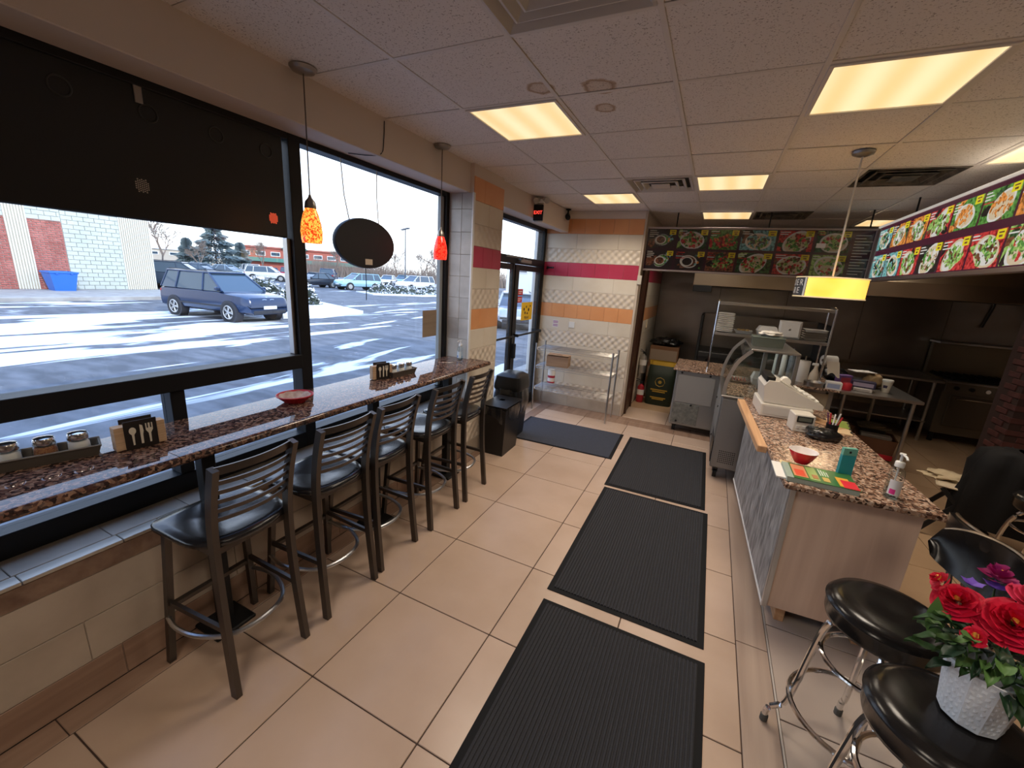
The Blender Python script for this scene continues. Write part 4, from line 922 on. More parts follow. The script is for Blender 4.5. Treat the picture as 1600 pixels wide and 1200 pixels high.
for (lb, col, x, y, rz, L, W, Hh, kd) in (
    ('dark low car at the left of the far row, under the bare tree', (.03,.06,.10), -54, 29.0, .5, 4.6, 1.8, 1.45, 'sedan'),
    ('silver blue car second in the far row', (.35,.45,.52), -54, 32.0, .45, 4.6, 1.8, 1.5, 'sedan'),
    ('white suv seen from behind in front of the spruce', (.75,.74,.70), -56, 35.8, 2.8, 4.7, 1.85, 1.75, 'suv'),
    ('dark blue car in front of the spruce, beside the white suv', (.03,.05,.11), -52, 36.0, 2.6, 4.6, 1.8, 1.5, 'sedan'),
    ('white crossover with dark windows left of the red van', (.78,.78,.75), -47.5, 32.6, .75, 4.6, 1.8, 1.65, 'suv'),
    ('red van in the far row beside the window mullion', (.50,.015,.05), -49.0, 36.6, 2.35, 4.9, 1.9, 1.75, 'van'),
    ('dark blue suv just right of the window mullion', (.04,.07,.16), -48.0, 41.6, 2.3, 4.9, 1.9, 1.8, 'suv'),
    ('black sedan facing the lane beside the pale blue crossover', (.03,.035,.05), -36.2, 29.6, -1.65, 4.6, 1.8, 1.45, 'sedan'),
    ('pale blue crossover below the round sign', (.36,.60,.70), -32.6, 31.8, -1.78, 4.5, 1.8, 1.62, 'suv'),
    ('white low car behind the snowy bushes', (.80,.80,.80), -43.5, 48.2, -1.1, 4.5, 1.8, 1.42, 'sedan'),
    ('blue grey car roof behind the white low car', (.25,.40,.48), -46.5, 55.0, -1.1, 4.5, 1.8, 1.5, 'sedan'),
    ('white suv at the lamp post foot', (.82,.82,.82), -31.6, 39.6, -1.7, 4.8, 1.9, 1.7, 'suv'),
    ('white car cut off by the window jamb', (.80,.80,.80), -28.8, 43.0, -1.7, 4.5, 1.8, 1.6, 'suv'),
    ('grey saloon far off in the second row behind the spruce', (.30,.32,.34), -62.0, 33.5, .5, 4.6, 1.8, 1.5, 'sedan')):
    car(lb, col, x, y, rz, L, W, Hh, kd, G_)
# seen through the door
car('silver hatchback parked outside the entrance glass', (.45,.48,.52), -8.2, 17.6, -1.1, 4.4, 1.8, 1.5, 'suv')

# ---- planting islands, bushes with snow
twig = pm('hazed_twigs', (.26,.20,.16), .9); bark = pm('grey_bark', (.13,.11,.10), .9); hedgeg = pm('dull_leaves', (.07,.085,.06), .85)  # twig brown lightened to stand in for haze over the far trees
struct(MB().prism([(-30,14.6),(-15.2,10.9),(-14.6,12.2),(-15.3,15.2),(-29,20)], GZ, GZ+.13), 'planting_island', snow)
struct(MB().prism([(-29.5,28.5),(-26,27),(-23.6,31),(-23.4,36),(-27,38),(-27.5,34)], GZ, GZ+.10), 'planting_island', snow)
rnd = random.Random(3)
def bush(lbl, x, y, rx, ry, h, n=900, rz=0, group='low bushes with snow on them'):
    t = thing('snowy_bush', lbl, 'bush', (x, y, GZ+.1), rz, group); g = MB(); s_ = MB()
    for k in range(n):
        a = rnd.random()*2*pi; r = math.sqrt(rnd.random()); hh = h*(1-r**2.5)*(.75+.35*rnd.random()); z = hh*(rnd.random()**.35)
        c = Vector((rx*r*cos(a), ry*r*sin(a), z)); d = Vector((rnd.gauss(0,1), rnd.gauss(0,1), rnd.gauss(.3,.6))).normalized()*(.10+.08*rnd.random()); e = d.orthogonal().normalized()*.045
        top = z > hh*.86 and rnd.random() < .55
        (s_ if top else g).add([c-d, c+e, c+d, c-e], [(0,1,2,3)])
    g.build('foliage', hedgeg, t, kind='stuff'); s_.build('snow_cap', snow, t, kind='stuff')
    MB().cyl((0,0,0),(0,0,h*.6),.04,6).build('stem', bark, t)
bush('broad snowy bush behind the blue suv bonnet', -22.6, 14.8, 2.2, 1.3, 1.25, 1500)
bush('snowy bush next to the red hydrant', -19.9, 15.2, 1.3, 1.0, 1.15, 900)
bush('snowy bush farther back beside the dark suv', -26.6, 16.6, 2.0, 1.2, 1.1, 900)
bush('snowy bush under the round sign', -27.2, 29.6, 1.5, 1.4, .85, 700)
bush('middle snowy bush of the far island', -26.0, 31.6, 1.5, 1.3, .75, 600)
bush('snowy bush at the right of the far island, by the lamp post', -25.2, 34.0, 1.5, 1.3, .8, 600)
hy = thing('red_hydrant', 'red hydrant standing in the snow by the mullion', 'hydrant', (-19.0, 14.3, GZ+.1)); rp = pm('red_paint', (.55,.04,.05), .45)
MB().lathe([(0,0),(.20,0),(.20,.05),(.14,.07),(.14,.55),(.17,.57),(.17,.62),(.12,.72),(.04,.76),(0,.77)], n=18).build('barrel', rp, hy)
for s_ in (-1, 1): MB().cyl((0,.1*s_,.45),(0,.24*s_,.45),.065,12).build('nozzle', rp, hy)
single(MB().cyl((-18.0,13.2,GZ),(-18.0,13.2,2.6),.03,8), 'sign_pole', M['white'], 'thin white pole at the edge of the snowy island', 'pole')
lp = thing('street_lamp', 'tall parking lot lamp with two flat heads', 'lamp', (-34.1, 40.8, GZ), -.6)
MB().lathe([(0,0),(.30,0),(.30,.9),(.0,.9)], n=14).build('base', conc, lp); MB().tube([(0,0,.9),(0,0,6.9)], [.09,.06], 8).build('pole', pm('lamp_pole', (.10,.11,.13), .5), lp)
for s_ in (-1, 1): MB().box(s_*.15, s_*1.45, -.16, .16, 6.88, 7.02, b=.03).build('lamp_head', pm('lamp_head', (.12,.13,.15), .5), lp)

def bare_tree(lbl, x, y, h, seed, group='bare winter trees beyond the lot', depth=6, name='bare_tree'):
    t = thing(name, lbl, 'tree', (x, y, GZ), 0, group); r_ = random.Random(seed); m = MB(); tr = MB()
    def grow(p, d, l, r, k, mb):
        q = p + d*l; mb.tube([p, q], [r, r*.65], 3 if k < 4 else 5, caps=False)
        if k == 0: return
        for _ in range(3 if k > 1 else 4):
            e = (d + Vector((r_.gauss(0,.45), r_.gauss(0,.45), r_.gauss(.12,.28)))).normalized(); grow(p + d*l*(.55+.45*r_.random()), e, l*(.62+.2*r_.random()), max(r*.66, .012), k-1, m)
    grow(Vector((0,0,0)), Vector((r_.gauss(0,.05), r_.gauss(0,.05), 1)).normalized(), h*.28, h*.014, depth, tr)
    tr.build('trunk', bark, t); m.build('branches', twig, t, kind='stuff'); return t
BT = [('tall bare tree beside the brick building corner', -68, 31.6, 9.0, 1), ('smaller bare tree left of the spruce', -66, 35.5, 6.0, 5), ('bare tree between the spruce and the red building', -78, 52.5, 8.5, 2),
      ('bare tree above the cars right of the mullion', -74, 66.5, 9.5, 3), ('bare tree far behind the round sign', -70, 72, 8, 4), ('bare tree left of the street lamp', -66, 76, 8, 6),
      ('bare tree right of the street lamp', -58, 75, 9, 7), ('large bare tree at the window jamb', -41, 57, 10.5, 8), ('slim bare tree just behind the jamb tree', -45, 66, 9, 9)]
for b_ in BT: bare_tree(*b_)
tl = MB(); r3 = random.Random(11)
for k in range(5200):
    u = r3.random(); c = Vector((-82 + 44*u + r3.gauss(0,2), 66 + 16*u + r3.gauss(0,2), GZ)); hh = 2.2 + 1.8*r3.random() + .8*sin(u*23)
    tl.add([c, c+Vector((.05,.05,0)), c+Vector((r3.gauss(0,.7), r3.gauss(0,.7), hh))], [(0,1,2)])
tag(tl.build('distant_thicket', twig), 'brown leafless thicket along the far edge of the lot', 'thicket', kind='stuff')
spg = pm('hazed_needles', (.24,.31,.33), .85)  # distance haze is put into the needle colour, paler and bluer
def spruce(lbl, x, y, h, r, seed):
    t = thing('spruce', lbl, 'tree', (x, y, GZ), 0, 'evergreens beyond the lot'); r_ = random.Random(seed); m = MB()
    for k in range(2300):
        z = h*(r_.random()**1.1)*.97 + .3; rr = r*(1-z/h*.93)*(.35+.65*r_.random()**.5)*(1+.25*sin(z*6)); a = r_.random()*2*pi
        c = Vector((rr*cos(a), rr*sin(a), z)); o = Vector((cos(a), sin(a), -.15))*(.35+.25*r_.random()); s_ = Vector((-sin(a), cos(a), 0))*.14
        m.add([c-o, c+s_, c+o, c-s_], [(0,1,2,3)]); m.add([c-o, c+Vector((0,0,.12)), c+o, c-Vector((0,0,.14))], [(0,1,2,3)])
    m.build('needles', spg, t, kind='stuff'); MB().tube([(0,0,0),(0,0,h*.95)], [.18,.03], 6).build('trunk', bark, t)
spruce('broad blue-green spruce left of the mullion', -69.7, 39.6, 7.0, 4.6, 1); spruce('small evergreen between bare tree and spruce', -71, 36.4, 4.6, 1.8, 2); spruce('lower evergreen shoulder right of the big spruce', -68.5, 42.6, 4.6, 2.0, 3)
# ---- far buildings
def shed(lbl, x0, y0, x1, y1, z1, d, mw_, mr_, nwin, band=None, group='low shop buildings beyond the lot', gable=None):
    a = Vector((x0, y0, 0)); b_ = Vector((x1, y1, 0)); L = (b_-a).length; ang = math.atan2(y1-y0, x1-x0)
    t = thing('shop_building', lbl, 'building', (x0, y0, GZ), ang, group)
    MB().box(0, L, 0, d, 0, z1).build('wall', mw_, t); MB().box(-.3, L+.3, -.3, d+.3, z1, z1+.45, b=.05).build('roof', mr_, t)
    if band: MB().box(-.1, L+.1, -1.2, 0, z1*.40, z1*.58, b=.05).build('awning', band, t)
    for k in range(nwin):
        x = L*(k+.5)/nwin; f = MB().box(x-1.1, x+1.1, -.08, .02, z1*.66, z1*.86).build('window', M['white'], t)
        MB().box(x-.95, x+.95, -.10, -.06, z1*.69, z1*.83).build('pane', M['carglass'], f)
    if gable: MB().profy([(gable-3.2, z1+.2),(gable, z1+2.6),(gable+3.2, z1+.2)], -1.0, 3).build('gable', band, t)
gteal = pm('teal_awning', (.08,.22,.18), .6)
shed('long red-orange shop building with teal awning beyond the lot', -110.5, 68.0, -92.0, 92.0, 5.6, 12, pm('red_facade', (.42,.12,.085), .8), pm('red_roof_edge', (.36,.10,.07), .7), 9, gteal, gable=13)
shed('pale low building behind the bare tree', -112.0, 44.0, -104.0, 62.0, 3.4, 10, pm('beige_facade', (.50,.44,.36), .8), pm('snowy_roof', (.80,.82,.85), .7), 5)
shed('small white building near the window jamb', -39.5, 58.5, -33.5, 61.0, 3.2, 6, M['white'], snow, 2)
shed('white shop with blue fascia seen through the entrance', -27.0, 54.0, -8.0, 58.0, 4.4, 10, M['white'], pm('blue_fascia', (.06,.13,.42), .6), 5)
# ================================================================ service counter
GC = granite('counter_granite', [(.0,(.02,.012,.01)), (.22,(.10,.05,.035)), (.48,(.30,.17,.11)), (.72,(.48,.33,.24)), (.88,(.62,.48,.38)), (1,(.08,.04,.03))], 85, .17)
M['alu'] = pm('aluminium_trim', (.55,.55,.55), .3, .9)
bark_m = woodmat('grey_bark_laminate', (.13,.12,.115), (.42,.40,.385), 'b', 1.6, .6)
pale_w = woodmat('pale_wood_panel', (.60,.43,.33), (.69,.52,.41), 'z', .7, .6, knots=True)
beam_w = woodmat('raw_beam', (.50,.27,.13), (.66,.40,.22), 'y', 1.2, .6)
sc_ = thing('service_counter', 'order counter with brown granite top, grey bark front and pale wood end', 'counter', (.515, 2.44, 0), .048)
# local: x across to the right, y away
MB().box(-.025, .635, -.03, 1.90, .897, .93, b=.006).build('granite_top', GC, sc_)
MB().box(.035, .055, .075, 1.88, .115, .897).build('front_panel', bark_m, sc_)
MB().box(.055, .60, .072, .092, .115, .897, b=.001).build('end_panel', pale_w, sc_)
MB().box(.028, .056, .060, .082, .11, .90, b=.002).build('corner_trim', M['alu'], sc_)
MB().box(.030, .050, .075, 1.88, .10, .118, b=.002).build('bottom_trim', M['white'], sc_)
MB().box(.58, .60, .10, 1.88, .115, .897).build('back_panel', pale_w, sc_); MB().box(.05, .60, .10, 1.88, .115, .135).build('floor_panel', M['sign_back'], sc_)
for (a, b_) in ((.12,.20),(.50,.20),(.12,1.0),(.50,1.0),(.12,1.75),(.50,1.75)): MB().box(a, a+.05, b_-.08, b_+.08, 0, .115, b=.004).build('foot_block', beam_w, sc_)
MB().box(-.082, -.025, .52, 1.80, .885, .93, b=.004).build('wooden_ledge', beam_w, sc_)

# cash register
beige = pm('beige_plastic', (.62,.58,.52), .45); beige2 = pm('light_grey_plastic', (.52,.50,.47), .45)
cr = thing('cash_register', 'beige cash register with printer roll on the counter', 'cash register', (.475, 3.74, .93), .05)
MB().box(.0, .36, 0, .40, .0, .105, b=.008).build('drawer_base', beige, cr); MB().box(.02, .34, -.004, 0, .02, .09, b=.002).build('drawer_side', beige2, cr)
MB().profy([(.02,.11),(.0,.24),(.03,.285),(.10,.285),(.24,.215),(.42,.14),(.42,.105)], .03, .37).build('keyboard_housing', beige, cr, ang=25)
MB().profy([(.105,.284),(.235,.220),(.24,.224),(.112,.290)], .07, .33).build('key_panel', beige2, cr)
for i in range(5):
    for j in range(7): MB().box(.255+.03*i, .275+.03*i, .07+.037*j, .095+.037*j, .212-.0145*i, .225-.0145*i, b=.003).build('key', M['white'] if (i+j) % 3 else beige2, cr)
MB().box(.012, .075, .06, .34, .265, .318, b=.008).build('display_housing', M['black_plastic'], cr)
MB().tube([(.17,.17,.268),(.17,.25,.268)], .034, 16).build('paper_roll', wpaper, cr)
brd = single(MB().prism([(0,0),(.20,-.16),(.26,-.10),(.04,.22)], 0, .006), 'kraft_board', beam_w, 'tan board lying behind the cash register', 'board', loc=(.80,3.86,.932))
cal = thing('label_printer', 'small beige machine with a black display beside the cash register', 'machine', (.66, 3.44, .93), .12)
MB().box(0, .13, 0, .14, 0, .13, b=.006).build('housing', beige, cal); MB().box(.015, .115, -.006, 0, .075, .12, b=.003).build('display', M['black_plastic'], cal); MB().box(.025, .105, -.008, -.006, .085, .112).build('screen', pm('lcd', (.10,.11,.09), .3), cal)
for k in range(3): MB().box(.02+.035*k, .045+.035*k, -.004, .001, .025, .05, b=.002).build('button', beige2, cal)
trm = thing('card_terminal', 'black card terminal in a soft case on the counter', 'terminal', (.74, 3.32, .93), .10)
m = blob('x', None, None, None, None, .105, .065, .05, 3.1, .16); m.v = [(a+.10, b_+.04, max(c+.03, 0)) for a, b_, c in m.v]; m.build('soft_case', film, trm, ang=80)
MB().box(.01, .09, .0, .13, .035, .06, b=.01).build('terminal_body', M['black_plastic'], trm); MB().box(.02, .08, .07, .12, .060, .063).build('screen', pm('terminal_screen', (.06,.07,.08), .1), trm)
pen = thing('pen_cup', 'cup of red and white pens behind the card terminal', 'pen holder', (.90, 3.50, .93))
MB().lathe([(0,0),(.035,0),(.038,.09),(.035,.09),(.032,.005)], n=16).build('cup', M['black_plastic'], pen)
for k, cm in enumerate((M['bowlred'], M['white'], pm('dark_purple', (.10,.02,.08), .4), M['bowlred'], M['white'])): MB().cyl((.01*cos(k*1.3),.01*sin(k*1.3),.01),(.045*cos(k*1.3),.04*sin(k*1.3),.145+.008*k),.005,6).build('pen', cm, pen)
lf = thing('leaflet_stack', 'green and yellow leaflets lying along the far counter edge', 'leaflets', (.99, 3.70, .93), -.15)
MB().box(-.06, .08, -.10, .30, 0, .006).build('leaflet', pm('cream_leaflet', (.70,.52,.32), .6), lf); MB().box(-.05, .08, .06, .28, .006, .009).build('leaflet', pm('green_leaflet', (.22,.30,.05), .6), lf)
for k in range(4): MB().box(.07, .083, -.06+.09*k, -.01+.09*k, .009, .0105).build('print_block', M['black_plastic'], lf)
bw = thing('red_bowl', 'red bowl with a white inside on the counter', 'bowl', (.60, 2.71, .955))
MB().lathe([(0,.004),(.03,.004),(.032,0),(.036,.004),(.052,.03),(.070,.068),(.072,.075)], n=32).build('bowl_shell', pm('glossy_red', (.60,.012,.03), .2), bw)
MB().lathe([(.072,.075),(.068,.074),(.050,.034),(.03,.012),(0,.010)], n=32).build('bowl_inside', pm('white_glaze', (.80,.74,.72), .25), bw)
MB().box(-.01,.055,-.06,.03,-.02,-.014).build('napkin_under', pm('yellow_napkin', (.72,.55,.25), .8), bw) if False else None
mg = thing('magazine_stack', 'stack of green and orange printed booklets beside the red bowl', 'booklets', (.50, 2.445, .942), .0)
pgs = pm('page_edges', (.50,.55,.50), .8, var=((2,2,900),(.25,.33,.27),.2))
MB().box(.0, .31, .0, .22, -.012, .014).build('pages', pgs, mg)
def mgz(): 
    MB().box(.03, .315, -.002, .215, .014, .017).build('cover', pm('green_cover', (.045,.17,.045), .3), mg)
    q = [((.035,.10,.03,.20),(.72,.30,.16)), ((.045,.09,.04,.13),(.75,.10,.05)), ((.105,.15,.02,.205),(.35,.48,.16)), ((.16,.20,.09,.20),(.10,.32,.07)), ((.165,.195,.03,.085),(.60,.42,.12)), ((.23,.285,.01,.13),(.80,.40,.05)), ((.245,.31,.0,.10),(.75,.03,.05)), ((.12,.145,.04,.09),(.45,.2,.08))]
    for (a, b_, c, d), col in q: MB().box(a, b_, c, d, .0165, .0174+.0003*q.index(((a,b_,c,d),col))).build('printed_block', pm('cover_print', col, .35), mg)
    for k in range(4): MB().box(.162+.011*k, .166+.011*k, .10, .19-.01*k, .0172, .0205).build('title_line', wpaper, mg)
mgz()
MB().box(-.045, .03, .02, .25, -.012, -.004).build('loose_sheets', wpaper, mg)
MB().box(.0, .06, .222, .285, -.012, -.002).build('napkin', pm('yellow_napkin', (.72,.58,.30), .8), mg)
tl_ = thing('teal_box', 'slim teal retail box standing on the counter', 'box', (.79, 2.67, .93), .28)
MB().box(-.034, .034, -.011, .011, 0, .135, b=.001).build('carton', pm('teal_card', (.02,.33,.40), .4), tl_)
MB().box(-.034, .034, -.011, .011, .135, .175, b=.001).build('window_end', pm('teal_window', (.16,.46,.38), .15), tl_); MB().box(-.006, .004, -.0125, -.011, .148, .160).build('hang_slot', M['black_plastic'], tl_)
pump_bottle('clear pump bottle with pink label at the near corner of the counter', .955, 2.535, .93, 0, .185, .042, ((.80,.80,.82),(.80,.04,.30)))

# ================================================================ glass display case
st2 = pm('brushed_grey_steel', (.34,.34,.34), .42, .85); dkst = pm('dark_steel', (.10,.10,.10), .4, .8)
dc = thing('display_case', 'stainless refrigerated display case with curved glass front', 'display case', (0, 0, 0))
X0, X1, Y0, Y1 = .235, .80, 4.45, 5.52
MB().box(X0, X1, Y0+.01, Y1, .125, .875, b=.01).build('body', st2, dc)
MB().box(X0+.0, X1, Y0-.006, Y0+.01, .14, .86, b=.002).build('end_panel', st2, dc)
for i in range(9):
    for j in range(7): MB().cyl((X0+.065+.017*i, Y0-.0062, .20+.020*j), (X0+.065+.017*i, Y0-.0075, .20+.020*j), .006, 6).build('vent_hole', M['black_plastic'], dc)
MB().box(X0-.012, X0, Y0+.03, Y1-.03, .45, .84, b=.003).build('front_panel', pm('grey_front_panel', (.33,.34,.34), .35, .6), dc)
MB().box(X0-.008, X0, Y0+.03, Y0+.45, .17, .40, b=.003).build('vent_grille', M['black_plastic'], dc); MB().box(X0-.010, X0, Y0+.50, Y1-.03, .17, .42, b=.003).build('front_panel', st2, dc)
for (zz, yy) in ((.70,4.75),(.30,5.0),(.66,5.35)): MB().cyl((X0-.02,yy,zz),(X0-.012,yy,zz),.012,10).build('screw_cap', M['black_plastic'], dc)
MB().box(X0-.02, X1+.01, Y0-.01, Y1+.01, .872, .895, b=.006).build('deck_edge', M['steel'], dc)
MB().box(X0+.03, X1-.02, Y0+.04, Y1-.04, .895, .902).build('deck', GC, dc)
arc = smoothpath([(X0,0,.895),(X0+.008,0,1.03),(.290,0,1.20),(.345,0,1.29),(.405,0,1.355)], 5)
def arcat(y): return [(p.x, y, p.z) for p in arc]
for y in (Y0+.005, Y1-.005):
    MB().tube(arcat(y), 1, sq=(.016,.010), up=Vector((0,1,0))).build('glass_arch', M['alu'], dc)
    pl = [(p.x, p.z) for p in arc] + [(.77,1.355),(.77,.895)]
    MB().profy(pl, y-.002, y+.002).build('end_glass', glassmat('case_glass', (.90,.94,.93), .8), dc)
MB().grid(lambda u,v: (arc[int(round(v*20))].x, Y0+.01+(Y1-Y0-.02)*u, arc[int(round(v*20))].z), 1, 20).build('curved_glass', glassmat('curved_case_glass', (.92,.96,.95), .9), dc, ang=80)
MB().box(.395, .79, Y0-.006, Y1+.006, 1.355, 1.375, b=.005).build('top_shelf', M['steel'], dc)
for y in (Y0, Y1-.03): MB().box(.755, .79, y, y+.03, .895, 1.357, b=.004).build('rear_post', st2, dc)
MB().box(.765, .775, Y0+.03, (Y0+Y1)/2+.02, .90, 1.35).build('sliding_door', M['glass'], dc)
MB().box(.56, .60, 5.0, 5.03, .90, 1.355, b=.003).build('inner_post', st2, dc)
for (a, b_) in ((X0+.06,Y0+.08),(X1-.08,Y0+.08),(X0+.06,Y1-.08),(X1-.08,Y1-.08)):
    c = MB().cyl((a-.018,b_,.045),(a+.018,b_,.045),.045,18).build('caster_wheel', M['black_plastic'], dc)
    MB().box(a-.026,a+.026,b_-.012,b_+.03,.06,.125,b=.004).build('caster_fork', dkst, dc)
foam = pm('white_foam', (.72,.70,.66), .7); foamg = pm('grey_foam', (.55,.54,.52), .7)
def clam(lbl, x, y, z, w, d, h, rz, group, mt=None, name='foam_box'):
    t = thing(name, lbl, 'food box', (x, y, z), rz, group); mt = mt or foam; a, b_ = w/2, d/2
    ringbox(MB(), [(a*.86,b_*.86,0),(a,b_,h*.45),(a*1.03,b_*1.03,h*.47),(a*1.03,b_*1.03,h*.5),(.9*a,.9*b_,h*.5)]).build('tray_half', mt, t, ang=25)
    ringbox(MB(), [(a*1.03,b_*1.03,h*.505),(a*1.03,b_*1.03,h*.54),(a*.98,b_*.98,h*.57),(a*.80,b_*.80,h*.94),(a*.72,b_*.72,h),(.01,.01,h)]).build('lid', mt, t, ang=25); return t
clam('white foam box inside the display case, nearer the curved glass', .585, 5.24, .903, .135, .14, .135, .05, 'foam boxes inside the display case')
clam('white foam box inside the display case, nearer the rear post', .735, 5.22, .903, .135, .14, .13, -.06, 'foam boxes inside the display case')
cst = thing('clear_storage_box', 'grey-green clear container standing on top of the display case', 'container', (.55, 4.86, 1.375))
ringbox(MB(), [(.13,.10,0),(.14,.11,.085),(.145,.115,.09),(.14,.11,.094),(.12,.09,.005)]).build('container_body', pm('smoked_green', (.14,.17,.15), .2), cst)
pbag = pm('clear_film', (.66,.63,.58), .35, bump=(30,1.0))
bg = blob('plastic_bag', pbag, 'crumpled clear plastic bag on the smoky container', 'bag', (.57, 4.86, 1.497), .10, .07, .028, 5.5, .35)
ftr = thing('foil_tray', 'foil tray of pastries inside the display case', 'tray', (.40, 5.26, .903)); ringbox(MB(), [(.08,.12,0),(.10,.14,.03),(.105,.145,.033),(.09,.13,.012),(.01,.01,.01)]).build('tray_shell', M['steel'], ftr)
for k in range(5): MB().box(-.07+.03*k, -.05+.03*k, -.10, .10, .012, .035, b=.008).build('pastry', pm('dark_pastry', (.20,.07,.05), .6), ftr)

# ================================================================ prep counter with over-shelf behind
pc = thing('prep_counter', 'low stainless cold prep counter with granite top and casters', 'counter', (0,0,0))
MB().box(-.29, .50, 5.76, 6.58, .10, .845, b=.008).box(.50, 1.43, 5.80, 6.58, .10, .845, b=.008).build('body', st2, pc)
MB().box(-.33, 1.46, 5.72, 6.62, .845, .87, b=.004).build('granite_top', GC, pc)
MB().box(-.255, .19, 5.752, 5.76, .42, .79, b=.004).build('upper_panel', pm('grey_access_panel', (.36,.35,.34), .4, .5), pc)
MB().box(-.27, .05, 5.753, 5.76, .13, .41, b=.003).build('mesh_panel', pm('mesh_grille', (.13,.13,.12), .6, .4, var=(30,(.22,.22,.20),.2)), pc)
MB().box(.98, 1.38, 5.792, 5.80, .30, .80, b=.004).build('door_panel', pm('tan_panel', (.42,.36,.27), .4, .3), pc)
for (xx, zz) in ((-.05,.40),(-.22,.82),(-.2,.16),(.12,.82),(1.35,.82)): MB().cyl((xx,5.742,zz),(xx,5.752,zz),.014,10).build('screw_cap', M['black_plastic'], pc)
for (a, b_) in ((-.22,5.84),(.40,5.84),(1.35,5.86),(-.22,6.5),(1.35,6.5)):
    MB().cyl((a-.02,b_,.05),(a+.02,b_,.05),.05,18).build('caster_wheel', M['black_plastic'], pc); MB().box(a-.028,a+.028,b_-.012,b_+.03,.07,.10,b=.003).build('caster_fork', dkst, pc)
ov = thing('over_shelf', 'two-tier stainless shelf standing on the prep counter', 'shelf', (0,0,.87))
for x in (.065, 1.285):
    for y in (5.93, 6.27): MB().cyl((x,y,0),(x,y,.89),.012,10).build('post', M['chrome'], ov)
    MB().tube([(x,5.93,.89),(x,6.0,.905),(x,6.2,.905),(x,6.27,.89)], .011, 8).build('post_bow', M['chrome'], ov)
for z in (.47, .85): MB().box(.075, 1.275, 5.92, 6.28, z, z+.035, b=.004).build('shelf_board', M['steel'], ov)
z = 1.377
for k in range(11):
    t = clam(('bottom', 'second from the bottom', 'third from the bottom', 'fourth from the bottom', 'fifth from the bottom', 'middle', 'fifth from the top', 'fourth from the top', 'third from the top', 'second from the top', 'top')[k] + ' foam box of the tall stack on the shelf', .18, 6.08, z, .19, .19, .022, random.uniform(-.05,.05), 'tall stack of foam boxes on the shelf'); z += .0225
sm = thing('foam_tray', 'small foam tray beside the tall foam stack', 'tray', (.40, 6.1, 1.377)); ringbox(MB(), [(.08,.07,0),(.10,.09,.035),(.105,.095,.04),(.09,.08,.02),(.01,.01,.015)]).build('tray_shell', foamg, sm)
for k in range(3): MB().lathe([(0,0),(.02,.0),(.024,.03),(0,.035)], c=(-.05+.05*k,.0,.02), n=12).build('cup_lid', pm('amber_lid', (.45,.30,.12), .4), sm)
clam('white foam box on the shelf between tray and big clamshells', .66, 6.08, 1.377, .22, .2, .12, .05, 'foam boxes on the prep shelf')
bc = thing('foam_clamshell', 'large foam clamshell standing on edge on the shelf', 'food box', (.89, 6.05, 1.377), -.06)
for k in range(4):
    m = MB(); ringbox(m, [(.115,.105,0),(.115,.105,.012),(.095,.085,.03),(.01,.01,.03)]); m.v = [(a, -c-.028*k+.05, b_+.105) for a, b_, c in m.v]; m.build('shell_half', foam if k else pm('tan_foam', (.60,.50,.40), .7), bc, ang=25)
for k in range(5):
    fp = thing('foil_pan', ('bottom foil pan', 'second foil pan from the bottom', 'middle foil pan', 'second pan from the top', 'white pan topping the foil stack')[k] + ' of the stack at the shelf end', 'pan', (1.155, 6.08, 1.377+.026*k), 0, 'stack of foil pans on the shelf'); ringbox(MB(), [(.10,.09,0),(.115,.105,.024),(.12,.11,.026),(.105,.095,.02),(.01,.01,.004)]).build('pan_shell', M['steel'] if k < 4 else foam, fp)
# counter-top things under the shelf
pr_ = thing('paper_towel_roll', 'white paper towel roll standing behind the display case', 'paper roll', (1.12, 6.02, .87)); MB().lathe([(.02,0),(.062,0),(.062,.26),(.02,.26),(.02,0)], n=24).build('roll', wpaper, pr_); MB().cyl((0,0,0),(0,0,.32),.008,8).build('rod', M['chrome'], pr_)
sp_ = thing('spray_bottle', 'cream squeeze bottle beside the paper roll', 'bottle', (1.235, 5.98, .87)); MB().lathe([(0,0),(.05,0),(.055,.03),(.05,.12),(.022,.18),(.018,.22),(0,.225)], n=18).build('bottle', pm('cream_bottle', (.60,.52,.42), .4), sp_); MB().box(-.045,.02,-.012,.012,.22,.25,b=.004).build('spray_head', M['white'], sp_)
pn = thing('steel_pan', 'round steel pan in front of the cream bottle', 'pan', (1.22, 5.83, .87)); MB().lathe([(0,.004),(.085,.004),(.10,.05),(.104,.052),(.10,.0),(.0,.0)][::-1], n=24).build('pan_shell', M['steel'], pn)
for k in range(3):
    cb = thing('squeeze_bottle', ('white squeeze bottle standing at the end of the case top', 'second white squeeze bottle near the case top', 'bluish squeeze bottle hanging by the rear post')[k], 'bottle', (.80+.07*k, 5.80-.02*k, .87)); MB().lathe([(0,0),(.028,0),(.03,.02),(.03,.32),(.012,.36),(.004,.42),(0,.42)], n=14).build('bottle', M['white'] if k < 2 else pm('bluish_plastic', (.55,.62,.78), .4), cb)
tp = thing('towel_dispenser', 'torn roll of white paper hanging at the shelf end', 'paper roll', (1.36, 6.05, 1.16), .3)
MB().tube([(-.07,0,0),(.07,0,0)], .062, 20).build('roll', wpaper, tp); MB().tube([(-.075,0,0),(.075,0,0)], .018, 10).build('core', pm('dark_core', (.06,.04,.03), .8), tp)
MB().grid(lambda u,v: (-.06+.14*u+.03*v, -.065-.02*v, -.0-.16*v+.03*sin(5*u)*v), 6, 6, th=(0,.002,0)).build('torn_sheet', pm('cream_sheet', (.72,.66,.56), .8), tp)

